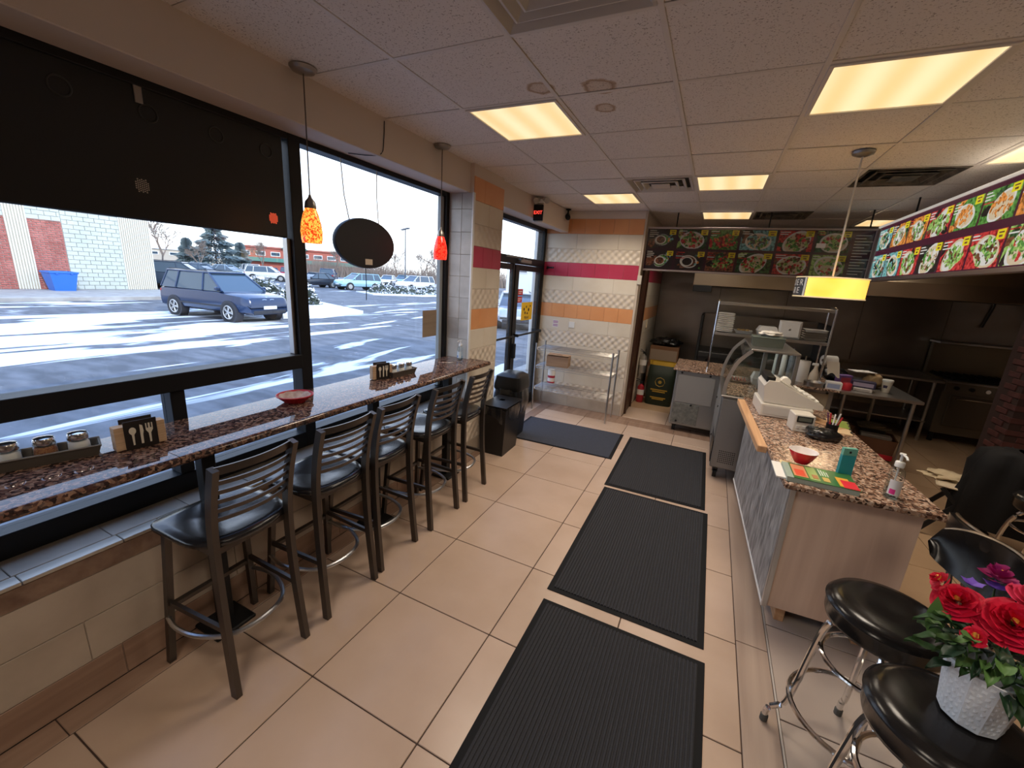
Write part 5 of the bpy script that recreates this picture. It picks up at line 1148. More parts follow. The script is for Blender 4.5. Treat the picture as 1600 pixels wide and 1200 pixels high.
# ================================================================ steel work table and things on it
def table(name, lbl, x0, x1, y0, y1, z, legs, low):
    t = thing(name, lbl, 'table', (0,0,0)); MB().box(x0, x1, y0, y1, z-.035, z, b=.006).build('table_top', M['steel'], t)
    for a, b_ in legs: MB().cyl((a,b_,0),(a,b_,z-.03),.02,12).lathe([(0,0),(.016,0),(.026,.05),(.02,.055)], c=(a,b_,0), n=12).build('leg', M['steel'], t)
    if low: MB().box(x0+.05, x1-.05, y0+.06, y1-.06, low-.02, low, b=.004).build('lower_shelf', M['steel'], t)
    return t
table('work_table', 'stainless steel work table behind the counter', 1.50, 2.25, 5.86, 7.15, .85, ((1.56,5.93),(2.19,5.93),(1.56,7.08),(2.19,7.08)), None)
table('back_table', 'long dark steel table along the kitchen back wall', 1.64, 3.0, 7.45, 8.3, .90, ((1.70,7.55),(2.93,7.55),(1.70,8.22),(2.93,8.22)), .30)
cup = thing('paper_cup', 'white patterned paper cup on the steel table', 'cup', (2.0, 6.20, .85)); MB().lathe([(0,0),(.036,0),(.050,.13),(.050,.135),(.047,.135),(.034,.006),(0,.006)], n=24).build('cup_body', pm('cup_paper', (.74,.68,.58), .6), cup)
MB().lathe([(.0515,.128),(.053,.13),(.0535,.142),(.049,.15),(0,.15)], n=24).build('lid', M['white'], cup); MB().lathe([(.0425,.052),(.0475,.085)], n=8, arc=(-2.6,-1.7)).build('printed_patch', pm('navy_print', (.05,.04,.10), .5), cup)
def carton(name, lbl, x, y, z, w, d, h, rz, c1, c2, group=None):
    t = thing(name, lbl, 'box', (x,y,z), rz, group); MB().box(-w/2, w/2, -d/2, d/2, 0, h, b=.002).build('carton', pm('carton_'+name, c1, .5), t)
    MB().box(-w/2+.012, w/2-.02, -d/2-.001, -d/2, h*.2, h*.8).build('printed_panel', pm('print_'+name, c2, .5), t); return t
carton('glove_box', 'white and blue box at the end of the prep counter', 1.40, 5.80, .87, .15, .12, .085, -.1, (.70,.68,.66), (.30,.36,.55))
carton('foil_box', 'navy carton lying on the steel table near the cup', 1.76, 6.12, .885, .22, .13, .075, -.2, (.025,.02,.06), (.35,.30,.42))
carton('napkin_box', 'low white printed box under the navy carton', 1.74, 6.04, .851, .17, .10, .034, -.2, (.66,.62,.58), (.45,.40,.38))
carton('wrap_box', 'blue and pink carton leaning by the red tin', 1.60, 6.28, .851, .16, .08, .13, .5, (.22,.12,.38), (.60,.10,.14))
tin = thing('red_tin', 'small red tin at the table corner', 'tin', (1.575, 5.98, .85)); MB().lathe([(0,0),(.045,0),(.047,.004),(.047,.075),(.044,.08),(0,.08)], n=22).build('can', pm('red_tin_paint', (.60,.03,.05), .35), tin); MB().lathe([(0,.081),(.036,.081),(.036,.086),(0,.086)], n=20).build('lid', pm('red_lid', (.48,.03,.04), .3), tin)
kraft = pm('kraft_paper', (.40,.27,.14), .85, bump=(14,.8))
blob('paper_bag', kraft, 'crumpled brown paper bag behind the navy carton', 'bag', (1.93, 6.42, .93), .10, .09, .085, 2.2, .25, .1)
single(MB().box(-.12,.12,-.08,.08,0,.006), 'paper_sheet', wpaper, 'white paper laid over the brown bag', 'paper', loc=(1.80,6.42,1.03), rz=.3)
blob('dark_cloth', film, 'dark cloth heap behind the red tin', 'cloth', (1.58, 6.62, .93), .13, .12, .09, 7.2, .3, .1)
# under the table
carton('supply_carton', 'large brown carton on the floor under the steel table', 1.72, 6.78, 0, .34, .5, .30, .1, (.20,.10,.05), (.16,.08,.04))
carton('supply_carton', 'second brown carton on the kitchen floor before the steel table', 1.62, 5.35, 0, .40, .34, .30, -.2, (.26,.13,.06), (.20,.10,.05))
cr2 = thing('storage_crate', 'dark crate with cloth and grey boxes under the steel table', 'crate', (2.09, 6.42, 0), -.15)
ringbox(MB(), [(.18,.17,0),(.20,.19,.26),(.205,.195,.265),(.19,.18,.262),(.17,.16,.01)]).build('crate_shell', pm('brown_crate', (.14,.06,.03), .7), cr2)
MB().box(-.15,.15,-.15,-.02,.20,.29,b=.008).build('grey_box', pm('grey_carton', (.20,.17,.14), .6), cr2); MB().box(-.14,.10,.0,.12,.20,.33,b=.008).build('dark_box', M['sign_back'], cr2)
MB().box(-.19,.19,-.196,-.19,.02,.08).build('red_edge', M['bowlred'], cr2)
blob('grey_cloth', pm('olive_cloth', (.13,.10,.06), .9), 'olive cloth draped over the crate boxes', 'cloth', (2.06, 6.46, .36), .16, .12, .04, 1.7, .3, .2)

# ================================================================ range, grill, hood
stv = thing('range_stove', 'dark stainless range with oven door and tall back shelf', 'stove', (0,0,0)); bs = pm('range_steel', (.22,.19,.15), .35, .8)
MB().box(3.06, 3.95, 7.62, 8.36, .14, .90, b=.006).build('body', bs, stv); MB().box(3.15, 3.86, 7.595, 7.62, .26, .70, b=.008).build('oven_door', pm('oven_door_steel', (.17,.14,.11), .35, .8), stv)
MB().tube([(3.20,7.56,.665),(3.82,7.56,.665)], .011, 8).box(3.20,3.22,7.56,7.60,.655,.675).box(3.80,3.82,7.56,7.60,.655,.675).build('door_handle', M['chrome'], stv)
MB().box(3.06, 3.95, 7.58, 7.63, .74, .90, b=.008).build('control_panel', bs, stv); MB().box(3.04, 3.97, 7.55, 7.64, .875, .905, b=.005).build('front_rail', M['steel'], stv)
for k in range(5): MB().cyl((3.17+.155*k,7.58,.81),(3.17+.155*k,7.545,.81),.026,16).build('knob', M['black_plastic'] if k != 2 else M['chrome'], stv)
MB().box(3.10, 3.91, 7.64, 8.25, .895, .925, b=.004).build('cooktop', M['black_metal'], stv)
for i in range(3):
    for j in range(2):
        m = MB(); cx, cy = 3.24+.27*i, 7.80+.30*j
        for a in range(4): m.box(cx-.12+.08*a-.006, cx-.12+.08*a+.006, cy-.13, cy+.13, .925, .945)
        m.box(cx-.13, cx+.13, cy-.006, cy+.006, .925, .942); m.build('burner_grate', M['black_metal'], stv)
MB().box(3.06, 3.95, 8.27, 8.36, .90, 1.37, b=.004).build('backguard', pm('backguard_steel', (.24,.20,.14), .4, .8), stv); MB().box(3.04, 3.97, 8.05, 8.38, 1.36, 1.39, b=.004).build('high_shelf', M['steel'], stv)
for a in (3.12, 3.88):
    for b_ in (7.70, 8.28): MB().cyl((a,b_,0),(a,b_,.14),.03,12).build('leg', M['black_metal'], stv)
gr = thing('grill_station', 'dark open grill cabinet standing behind the over-shelf', 'grill', (0,0,0))
MB().box(-.14, -.10, 7.30, 8.2, .0, 1.50, b=.004).build('side_panel', M['sign_back'], gr); MB().box(1.56, 1.60, 7.30, 8.2, .88, 1.50, b=.004).build('side_panel', M['sign_back'], gr)
MB().box(-.10, 1.56, 8.1, 8.2, .88, 1.50).build('back_panel', M['steel_dark'], gr); MB().box(-.10, 1.50, 7.35, 8.1, .0, .88, b=.006).build('base_cabinet', dkst, gr)
MB().box(-.10, 1.56, 7.40, 8.1, .88, .93, b=.004).build('grill_plate', M['black_metal'], gr); MB().box(-.10, 1.56, 7.32, 7.38, .84, .92, b=.006).build('front_rail', dkst, gr)
for k in range(6): MB().cyl((.05+.26*k,7.35,.80),(.05+.26*k,7.31,.80),.025,14).build('knob', M['black_plastic'], gr)
hd = thing('range_hood', 'long stainless extraction hood over the kitchen line', 'hood', (0,0,0))
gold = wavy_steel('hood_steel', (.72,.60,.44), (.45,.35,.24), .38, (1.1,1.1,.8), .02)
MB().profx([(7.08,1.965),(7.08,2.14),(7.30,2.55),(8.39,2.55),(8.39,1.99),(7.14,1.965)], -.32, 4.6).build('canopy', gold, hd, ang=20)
MB().box(-.33, 4.61, 7.06, 7.085, 1.955, 2.15, b=.004).build('front_lip', gold, hd)
for k in range(9): MB().box(-.25+.53*k, .25+.53*k, 7.35, 7.37, 1.98, 2.40, b=.003).build('grease_filter', M['steel_dark'], hd) if False else MB().box(-.28+.54*k, .24+.54*k, 7.2, 8.3, 1.955, 1.968, b=.003).build('grease_filter', dkst, hd)
hbx = single(MB().box(-.32, -.06, 7.0, 7.06, 1.86, 1.955, b=.004), 'switch_box', M['sign_back'], 'small dark box hanging under the left end of the hood', 'box')
single(MB().tube([(3.62,8.38,2.3),(3.60,8.36,1.9),(3.55,8.36,1.62)], .012, 6), 'hanging_ladle', M['black_metal'], 'dark utensil hanging on the steel wall above the range', 'ladle')

# kitchen left corner
sk = thing('rice_sack', 'green and yellow sack standing on the kitchen floor', 'sack', (-.57, 7.05, 0))
def sackf(u, v):
    a = 2*pi*u; c, s_ = cos(a), sin(a); e = 2/4; w = .205*(1+.06*sin(pi*v)+.02*nz_.noise(Vector((c*2,s_*2,v*5)))); d = .12*(1+.25*sin(pi*v)-.5*max(0,v-.8)*3)
    return (w*math.copysign(abs(c)**e,c), d*math.copysign(abs(s_)**e,s_), .66*v)
MB().grid(sackf, 48, 14).build('sack_body', pm('shaded_green_sack', (.012,.022,.012), .55, bump=(12,.6)), sk, ang=80)  # the dim kitchen corner's shade is put into this dark green
def sackt(u, v): 
    p = sackf(u, 1.0); k = 1 + .08*sin(22*pi*u)*v; return (p[0]*k, p[1]*k*(1-.3*v), .60 + .12*v)
MB().grid(sackt, 64, 4).build('yellow_top', pm('yellow_sack', (.50,.30,.02), .6), sk, ang=80)
yel = pm('yellow_print', (.42,.26,.03), .6)
MB().tube([(.075*cos(2*pi*k/8),-.152,.40+.075*sin(2*pi*k/8)) for k in range(8)], .005, 4, True).build('printed_emblem', yel, sk); MB().lathe([(0,0),(.03,0)], n=6).build('printed_emblem', yel, sk, (0,-.155,.40), rz=(pi/2,0,0))
for (zz, w) in ((.27,.13),(.24,.10),(.14,.12),(.115,.09)): MB().box(-w, w, -.160, -.157, zz-.009, zz+.009).build('printed_line', yel, sk)
carton('brown_carton', 'brown carton on a stack behind the green sack', -.62, 7.55, .62, .46, .36, .30, 0, (.22,.11,.055), (.36,.27,.20)); carton('brown_carton', 'brown carton at the bottom of the stack behind the sack', -.62, 7.58, 0, .48, .40, .31, 0, (.20,.10,.05), (.30,.22,.16)); carton('brown_carton', 'middle brown carton hidden behind the sack', -.62, 7.57, .31, .48, .38, .31, 0, (.21,.10,.05), (.32,.24,.17))
blob('black_bag', film, 'black bags piled on the brown carton', 'bag', (-.62, 7.55, .985), .24, .17, .07, 4.4, .35, .1)
redp = pm('extinguisher_red', (.40,.02,.03), .35); slv = pm('extinguisher_silver', (.55,.53,.50), .3, .9)
extinguisher('fire_extinguisher', 'red fire extinguisher on the floor beside the green sack', 'extinguisher', -.86, 6.98, 0, redp, (redp, wpaper))
e2 = extinguisher('fire_extinguisher', 'silver fire extinguisher hanging above the red one', 'extinguisher', -.885, 6.98, .50, slv, (slv, wpaper))
single(MB().box(-.952,-.93,7.15,7.22,1.22,1.36,b=.004), 'wall_switch', pm('ivory', (.62,.55,.42), .5), 'ivory switch box on the kitchen side wall', 'switch')
single(MB().box(-.985,-.925,5.925,5.944,1.90,2.02,b=.005), 'thermostat', pm('ivory_box', (.60,.55,.47), .5), 'small ivory box at the top of the door jamb', 'box')

# ================================================================ menu boards
FM = {}
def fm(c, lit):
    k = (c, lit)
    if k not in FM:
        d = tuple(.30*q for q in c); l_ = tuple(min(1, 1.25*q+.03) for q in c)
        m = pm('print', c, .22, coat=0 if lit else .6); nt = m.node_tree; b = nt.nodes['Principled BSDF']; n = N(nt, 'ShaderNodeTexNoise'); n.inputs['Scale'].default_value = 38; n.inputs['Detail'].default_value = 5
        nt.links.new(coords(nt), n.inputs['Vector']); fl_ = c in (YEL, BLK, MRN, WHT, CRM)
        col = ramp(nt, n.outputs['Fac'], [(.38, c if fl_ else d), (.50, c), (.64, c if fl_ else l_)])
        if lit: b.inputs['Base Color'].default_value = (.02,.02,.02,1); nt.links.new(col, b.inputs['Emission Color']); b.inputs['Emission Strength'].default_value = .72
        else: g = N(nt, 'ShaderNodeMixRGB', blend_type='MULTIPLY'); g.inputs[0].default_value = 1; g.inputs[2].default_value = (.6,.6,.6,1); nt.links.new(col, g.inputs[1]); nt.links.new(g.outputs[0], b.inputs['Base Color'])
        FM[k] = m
    return FM[k]
G1, G2, G3, BRN, RED, ORG, WHT, TEA, YEL, BLK, MRN, CRM, GRY = (.10,.30,.05), (.36,.58,.14), (.03,.10,.03), (.20,.07,.03), (.62,.04,.04), (.80,.28,.05), (.80,.78,.72), (.20,.50,.50), (.90,.75,.02), (.02,.015,.015), (.07,.012,.03), (.75,.60,.40), (.35,.34,.33)
PAL = [BLK, G1, G2, G3, BRN, RED, ORG, WHT, TEA, YEL, MRN, CRM, GRY]
SPECS = {'soup': (BLK, GRY, [BRN, RED, G1], .30), 'dark': (BLK, WHT, [BLK, BRN], .32), 'meat': (G1, None, [RED, BRN, ORG, RED], 0), 'cuke': (BRN, None, [G2, G1, RED, G2], 0), 'green': (G3, WHT, [G2, G1, RED], .44),
         'plate': (RED, WHT, [RED, G1, BRN, G2], .46), 'teal': (TEA, WHT, [TEA, G1, BLK], .40), 'wrap': (ORG, CRM, [G2, G1, BRN, WHT], .38), 'taco': (RED, CRM, [G2, G2, G1, BRN], .42), 'rice': (G1, WHT, [ORG, CRM, ORG], .38), 'nuts': (BLK, WHT, [CRM, BRN, WHT, G1], .44), 'salad': (G2, WHT, [G2, G1, WHT, RED, G2], .47)}
def dish(parent, w, h, spec, lit, seed, loc, rot):
    """one printed dish picture; local x right, y up, z towards the viewer"""
    r_ = random.Random(seed); bg, pl, foods, R0 = SPECS[spec]; m = MB(); mats = [fm(c, lit) for c in PAL]; ix = lambda c: PAL.index(c)
    q = lambda x0, x1, y0, y1, z, c: m.add([(x0,y0,z),(x1,y0,z),(x1,y1,z),(x0,y1,z)], [(0,1,2,3)], ix(c))
    q(-w/2, w/2, -h/2, h/2, 0, bg)
    def clip(p): return (max(-w/2, min(w/2, p[0])), max(-h/2, min(h/2, p[1])))
    def ell(cx, cy, rx, ry, z, c, n=16, a0=0, jag=0):
        P = [clip((cx + (rx*cos(a)*cos(a0)-ry*sin(a)*sin(a0))*(1+jag*r_.uniform(-1,1)), cy + (rx*cos(a)*sin(a0)+ry*sin(a)*cos(a0))*(1+jag*r_.uniform(-1,1)))) for a in [2*pi*k/n for k in range(n)]]
        m.add([(x, y, z) for x, y in P], [tuple(range(n))], ix(c))
    # loosely splashed ground behind the plate
    for k in range(7): ell(r_.uniform(-w/2,w/2), r_.uniform(-h/2,h/2), w*.2, h*.15, .0003+.00005*k, r_.choice([bg, BLK, BRN, BLK, foods[0], G3]), 8, r_.random()*3, .3)
    cx, cy = r_.uniform(-.02,.08)*w, -.06*h; ang = r_.uniform(-.5,.7)
    if pl:
        rx, ry = w*.40*(R0/.42), h*.40*(R0/.42)*1.1; ell(cx, cy, rx, ry, .0008, pl, 22, ang); ell(cx, cy, rx*.86, ry*.84, .0011, foods[-1] if spec in ('soup','dark') else CRM if pl != CRM else WHT, 20, ang)
    else: rx, ry = w*.5, h*.42
    n = {'nuts': 90}.get(spec, 64)
    if spec in ('soup', 'dark'):
        ell(cx-.05*w, cy, rx*.7, ry*.75, .0014, WHT, 20); ell(cx-.05*w, cy, rx*.55, ry*.60, .0017, foods[0], 18)
        for k in range(10): ell(.30*w+r_.gauss(0,.05)*w, r_.gauss(0,.15)*h, w*.04, h*.06, .0019+.0001*k, r_.choice([G1, TEA, ORG, WHT]), 7, r_.random()*3, .3)
    else:
        for k in range(n):
            a = r_.random()*2*pi; rr = math.sqrt(r_.random())*.80; x, y = cx + rx*rr*cos(a), cy + ry*rr*sin(a); side = (cos(a-ang) > 0)
            c = foods[(k + (2 if side else 0)) % len(foods)] if r_.random() < .75 else r_.choice(foods)
            s_ = r_.uniform(.025,.075); ell(x, y, w*s_*r_.uniform(.7,1.3), h*s_*r_.uniform(.8,1.4), .0014+.00002*k, c, 7, r_.random()*3, .35)
    tw_ = .24*w; q(w/2-tw_, w/2-.01*w, h*.22, h*.48, .0035, YEL); q(w/2-tw_*.8, w/2-tw_*.2, h*.38, h*.42, .0038, BRN); q(w/2-tw_*.7, w/2-tw_*.3, h*.27, h*.33, .0038, BRN)
    for k in range(r_.choice([2,3,4])): q(-w/2+.02*w, -w/2+w*r_.uniform(.18,.36), h*(.40-.10*k), h*(.44-.10*k), .0035, WHT if r_.random() < .7 else (RED if bg != RED else WHT))
    o = m.build('menu_picture', mats, parent, loc, rz=rot); return o
mbl = thing('menu_board', 'dim overhead menu board facing the counter, beside the tiled wall', 'menu board', (0,0,0), 0)
ffr = pm('menu_frame', (.42,.36,.34), .4, .5)
YM = 6.05
MB().box(-.955, 1.50, YM+.003, YM+.10, 2.11, 2.645, b=.004).build('cabinet', M['sign_back'], mbl)
MB().box(-.965, 1.50, YM-.008, YM+.06, 2.095, 2.118, b=.003).box(-.965, 1.50, YM-.008, YM+.06, 2.632, 2.655, b=.003).box(-.965, -.943, YM-.008, YM+.06, 2.118, 2.632, b=.003).box(1.478, 1.50, YM-.008, YM+.06, 2.118, 2.632, b=.003).build('frame', ffr, mbl)
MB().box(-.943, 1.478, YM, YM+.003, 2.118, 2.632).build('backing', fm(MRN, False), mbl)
cx_ = [-.940, -.570, -.190, .160, .560, .935, 1.285]
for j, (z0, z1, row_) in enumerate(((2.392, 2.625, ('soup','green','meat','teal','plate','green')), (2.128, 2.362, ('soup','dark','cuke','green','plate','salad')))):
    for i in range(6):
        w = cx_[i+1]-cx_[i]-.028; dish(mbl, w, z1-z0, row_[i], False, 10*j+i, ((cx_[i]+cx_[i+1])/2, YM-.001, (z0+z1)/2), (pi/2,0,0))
for k in range(14): MB().box(1.31, 1.31+.10+.04*((k*7)%3), YM-.002, YM-.001, 2.16+.032*k, 2.168+.032*k).build('menu_line', fm(WHT, False), mbl)
MB().box(.96,1.05,YM-.004,YM-.002,2.44,2.49).build('taped_note', wpaper, mbl)
mbr = thing('menu_board', 'brightly lit menu board running towards the viewer over the kitchen opening', 'menu board', (0,0,0), 0)
XM = 1.50
MB().box(XM+.003, XM+.12, 1.2, 6.03, 2.11, 2.665, b=.004).build('cabinet', M['sign_back'], mbr)
MB().box(XM-.01, XM+.06, 1.2, 6.04, 2.088, 2.118, b=.003).box(XM-.01, XM+.06, 5.955, 6.04, 2.118, 2.64, b=.003).build('frame', ffr, mbr)
MB().box(XM-.012, XM+.06, 1.2, 6.04, 2.655, 2.675, b=.003).build('top_trim', pm('white_trim', (.80,.78,.74), .35, emit=((1,.95,.85), .35)), mbr)
MB().box(XM, XM+.003, 1.2, 5.955, 2.118, 2.655).build('backing', fm(MRN, True), mbr)
rr = [('teal','wrap','wrap','taco','rice','rice','wrap','salad','taco','plate','green','rice'), ('teal','teal','taco','nuts','taco','taco','salad','salad','plate','taco','wrap','nuts')]
for j, (z0, z1) in enumerate(((2.412, 2.618), (2.128, 2.355))):
    for i in range(11):
        y1 = 5.955-.395*i; y0 = y1-.37; dish(mbr, .37, z1-z0, rr[j][i], True, 40*j+i+7, (XM-.001, (y0+y1)/2, (z0+z1)/2), (pi/2,0,-pi/2))
for q in ((('at the far corner where the boards meet', 1.40,5.98), ('over the middle of the dim board', .45,6.1), ('over the tiled wall end of the dim board', -.6,6.1)), (('halfway along the bright board', 1.56,5.33), ('near the viewer end of the bright board', 1.56,3.2))):
    for (wh_, a, b_) in q: single(MB().cyl((a,b_,2.66),(a,b_,H-.002),.008,8), 'hanger_rod', M['black_metal'], 'black hanger rod ' + wh_, 'rod').__setitem__('group', 'rods holding the menu boards')

# ================================================================ drum lamp over the counter
dl = thing('drum_lamp', 'yellow drum lamp lettered ORDER HERE hanging on a white rod over the counter', 'lamp', (.733, 3.73, 0))
MB().lathe([(0,H-.035),(.025,H-.035),(.060,H-.02),(.065,H-.004),(0,H-.004)], n=24).build('canopy', M['canopy'], dl); MB().cyl((0,0,2.03),(0,0,H-.03),.006,8).build('rod', pm('white_rod', (.7,.66,.6), .4), dl)
def drum_glow():
    m, nt, b = newmat('amber_drum'); b.inputs['Base Color'].default_value = (.9,.62,.12,1); n = N(nt, 'ShaderNodeTexNoise'); n.inputs['Scale'].default_value = 5; nt.links.new(coords(nt), n.inputs['Vector'])
    nt.links.new(ramp(nt, n.outputs['Fac'], [(.3, (1.0,.40,.03)), (.6, (1.0,.70,.14))]), b.inputs['Emission Color']); b.inputs['Emission Strength'].default_value = 1.15; return m
A0, A1 = R(-141), R(-141-70)
MB().lathe([(.210,1.884),(.210,2.016)], n=48, arc=(A0-2*pi+R(70), A0) if False else (A0, A0+2*pi-R(70))).build('shade', drum_glow(), dl)
MB().lathe([(.211,1.884),(.211,2.016)], n=16, arc=(A1, A0)).build('lettered_band', pm('black_band', (.03,.035,.04), .4), dl)
MB().lathe([(.212,1.884),(.212,2.016)], n=3, arc=(A0-.10, A0-.02)).build('pale_strip', M['white'], dl)
MB().lathe([(.207,2.012),(.215,2.012),(.215,2.020),(.207,2.020),(.207,2.012)], n=48).lathe([(.207,1.878),(.215,1.878),(.215,1.886),(.207,1.886),(.207,1.878)], n=48).build('rim', pm('pale_rim', (.70,.60,.45), .35, emit=((1,.75,.35), .4)), dl, kind='stuff')
MB().lathe([(0,1.890),(.207,1.890)], n=40).build('bottom_diffuser', emis('bottom_glow', (1,.72,.3), 1.6), dl)
for k in range(3): MB().tube([(0,0,2.03),(.207*cos(k*2.09),.207*sin(k*2.09),2.015)], .004, 5).build('spoke', M['canopy'], dl)
for word, zc in (('ORDER', 1.975), ('HERE', 1.920)):
    for i, chh in enumerate(word):
        a = A1 + R(7) + (i + (0 if word == 'ORDER' else .5))*R(12.5); text('letter', chh, .062, M['white'], dl, (.2125*cos(a), .2125*sin(a), zc), (pi/2,0,a+pi/2))

# ================================================================ round stools, folding chair, flowers
gv = pm('glossy_black_vinyl', (.010,.009,.009), .20, bump=(20,.3), spec=.32)
def round_stool(lbl, x, y, leg_a, back_a, seat_z=.76):
    t = thing('round_stool', lbl, 'stool', (x, y, 0), 0, 'chrome stools with round black seats'); r = .185
    MB().lathe([(0,seat_z-.095),(r-.02,seat_z-.095),(r-.006,seat_z-.088),(r-.002,seat_z-.075),(r,seat_z-.028),(r+.004,seat_z-.022),(r,seat_z-.016),(r-.010,seat_z-.004),(r-.045,seat_z+.006),(.05,seat_z+.002),(0,seat_z)], n=48).build('seat', gv, t, ang=55)
    MB().lathe([(r+.001,seat_z-.026),(r+.005,seat_z-.022),(r+.001,seat_z-.018)], n=48).build('seat_piping', gv, t)
    for k in range(4):
        a = leg_a + k*pi/2; c, s_ = cos(a), sin(a)
        P = smoothpath([(.05*c,.05*s_,seat_z-.105),(.115*c,.115*s_,seat_z-.115),(.155*c,.155*s_,seat_z-.18),(.175*c,.175*s_,.45),(.195*c,.195*s_,.25),(.215*c,.215*s_,.14),(.262*c,.262*s_,.075),(.268*c,.268*s_,.0)], 4)
        MB().tube(P, .0125, 10).build('leg', M['chrome'], t); MB().cyl((.268*c,.268*s_,0),(.267*c,.267*s_,.03),.016,10).build('foot_cap', pm('grey_rubber', (.10,.10,.09), .8), t)
    MB().tube([(.215*cos(2*pi*k/40), .215*sin(2*pi*k/40), .24) for k in range(40)], .0105, 8, True).build('foot_ring', M['chrome'], t)
    MB().tube([(.155*cos(2*pi*k/40), .155*sin(2*pi*k/40), .50) for k in range(40)], .0095, 8, True).build('upper_ring', M['chrome'], t)
    if back_a is not None:
        rb = .225
        def bf(u, v):
            a = back_a - .92 + 1.84*u; edge = (4*u*(1-u))**.35; zz = .888 + (.195*v)*edge + .095*(1-edge) ; q = rb + .035*v + .012*sin(pi*v)
            return (q*cos(a), q*sin(a), zz + (seat_z-.76))
        m = MB(); nu, nv = 24, 8; inn = [bf(i/nu, j/nv) for j in range(nv+1) for i in range(nu+1)]
        out = [(x_*1.12+.0, y_*1.12, z_) for x_, y_, z_ in inn]; w = nu+1; n0 = len(inn)
        fs = [(j*w+i, (j+1)*w+i, (j+1)*w+i+1, j*w+i+1) for j in range(nv) for i in range(nu)]; fs2 = [tuple(n0+i for i in q[::-1]) for q in fs]
        ed = [i for i in range(w)] + [j*w+nu for j in range(1,nv+1)] + [nv*w+i for i in range(nu-1,-1,-1)] + [j*w for j in range(nv-1,0,-1)]
        m.add(inn+out, fs + fs2 + [(ed[k], ed[(k+1)%len(ed)], n0+ed[(k+1)%len(ed)], n0+ed[k]) for k in range(len(ed))]); m.build('backrest', gv, t, ang=50)
        MB().tube([tuple(Vector(bf(i/24, 1))*1.0 + Vector((.012*cos(back_a),.012*sin(back_a),.003))) for i in range(25)], .006, 6).build('backrest_trim', pm('brass_trim', (.40,.30,.20), .25, .9), t)
        for d in (-.38, .38):
            a = back_a + d; MB().tube(smoothpath([(.06*cos(a),.06*sin(a),seat_z-.08),(.19*cos(a),.19*sin(a),seat_z-.09),(.225*cos(a),.225*sin(a),seat_z-.03),(.252*cos(a),.252*sin(a),.93)],4), .011, 8).build('back_post', M['chrome'], t)
    return t
round_stool('round black stool with its back near the end of the counter', .775, 1.79, R(167), R(5), .77)
round_stool('round black stool with the flower pot standing on it', .78, 1.345, R(150), R(-20), .775)
round_stool('round stool behind, showing only its black backrest', 1.27, 2.03, R(30), R(190), .76)
round_stool('round stool half out of view beside the black coat', 2.17, 3.64, R(165), None, .72)
fc = thing('folding_chair', 'folding chair with a pale seat and black crossed legs under the coat', 'chair', (2.15, 4.50, 0), 1.30)
MB().box(-.20, .20, -.18, .20, .435, .455, b=.008).build('seat', pm('pale_seat', (.55,.45,.32), .6), fc)
for s_ in (-1, 1):
    MB().tube([(s_*.22,.24,0),(s_*.19,-.02,.44),(s_*.15,-.20,.80)], 1, sq=(.016,.013), up=Vector((1,0,0))).build('leg', M['black_metal'], fc)
    MB().tube([(s_*.20,-.24,0),(s_*.195,.16,.43)], 1, sq=(.016,.013), up=Vector((1,0,0))).build('leg', M['black_metal'], fc)
MB().box(-.15,.15,-.20,-.185,.66,.80,b=.008).build('backrest', M['black_metal'], fc); MB().tube([(-.2,-.14,.11),(.2,-.14,.11)],.008,6).build('crossbar', M['black_metal'], fc)
def coatf(u, v):
    a = 2*pi*u; c, s_ = cos(a), sin(a); k = 1+.22*nz_.noise(Vector((c*2.2,s_*2.2,v*3)))+.05*sin(9*a+v*4)
    prof = [(.02,.86),(.12,.855),(.19,.82),(.23,.70),(.25,.55),(.26,.38),(.27,.22)][min(6,int(round(v*6)))]
    return (prof[0]*1.0*c*k, (.05+prof[0]*.38)*s_*k, prof[1])
coat_m = pm('black_coat', (.006,.0055,.006), .75, bump=(9,1.0), spec=.25)
ct = thing('black_coat', 'black padded coat draped over the folding chair back', 'coat', (2.27, 4.28, 0), -.35)
MB().grid(coatf, 48, 6).build('coat_body', coat_m, ct, ang=80); MB().tube(smoothpath([(.15,-.06,.78),(.25,-.12,.62),(.25,-.14,.42),(.22,-.13,.28)],5), [.07]*1+[.075]*14+[.05], 12).build('sleeve', coat_m, ct, ang=80)
blob('cream_cloth', pm('cream_cloth', (.50,.40,.26), .9), 'cream and brown cloth heaped on the folding chair seat', 'cloth', (2.05, 4.55, .475), .16, .10, .035, 9.1, .5, .3)

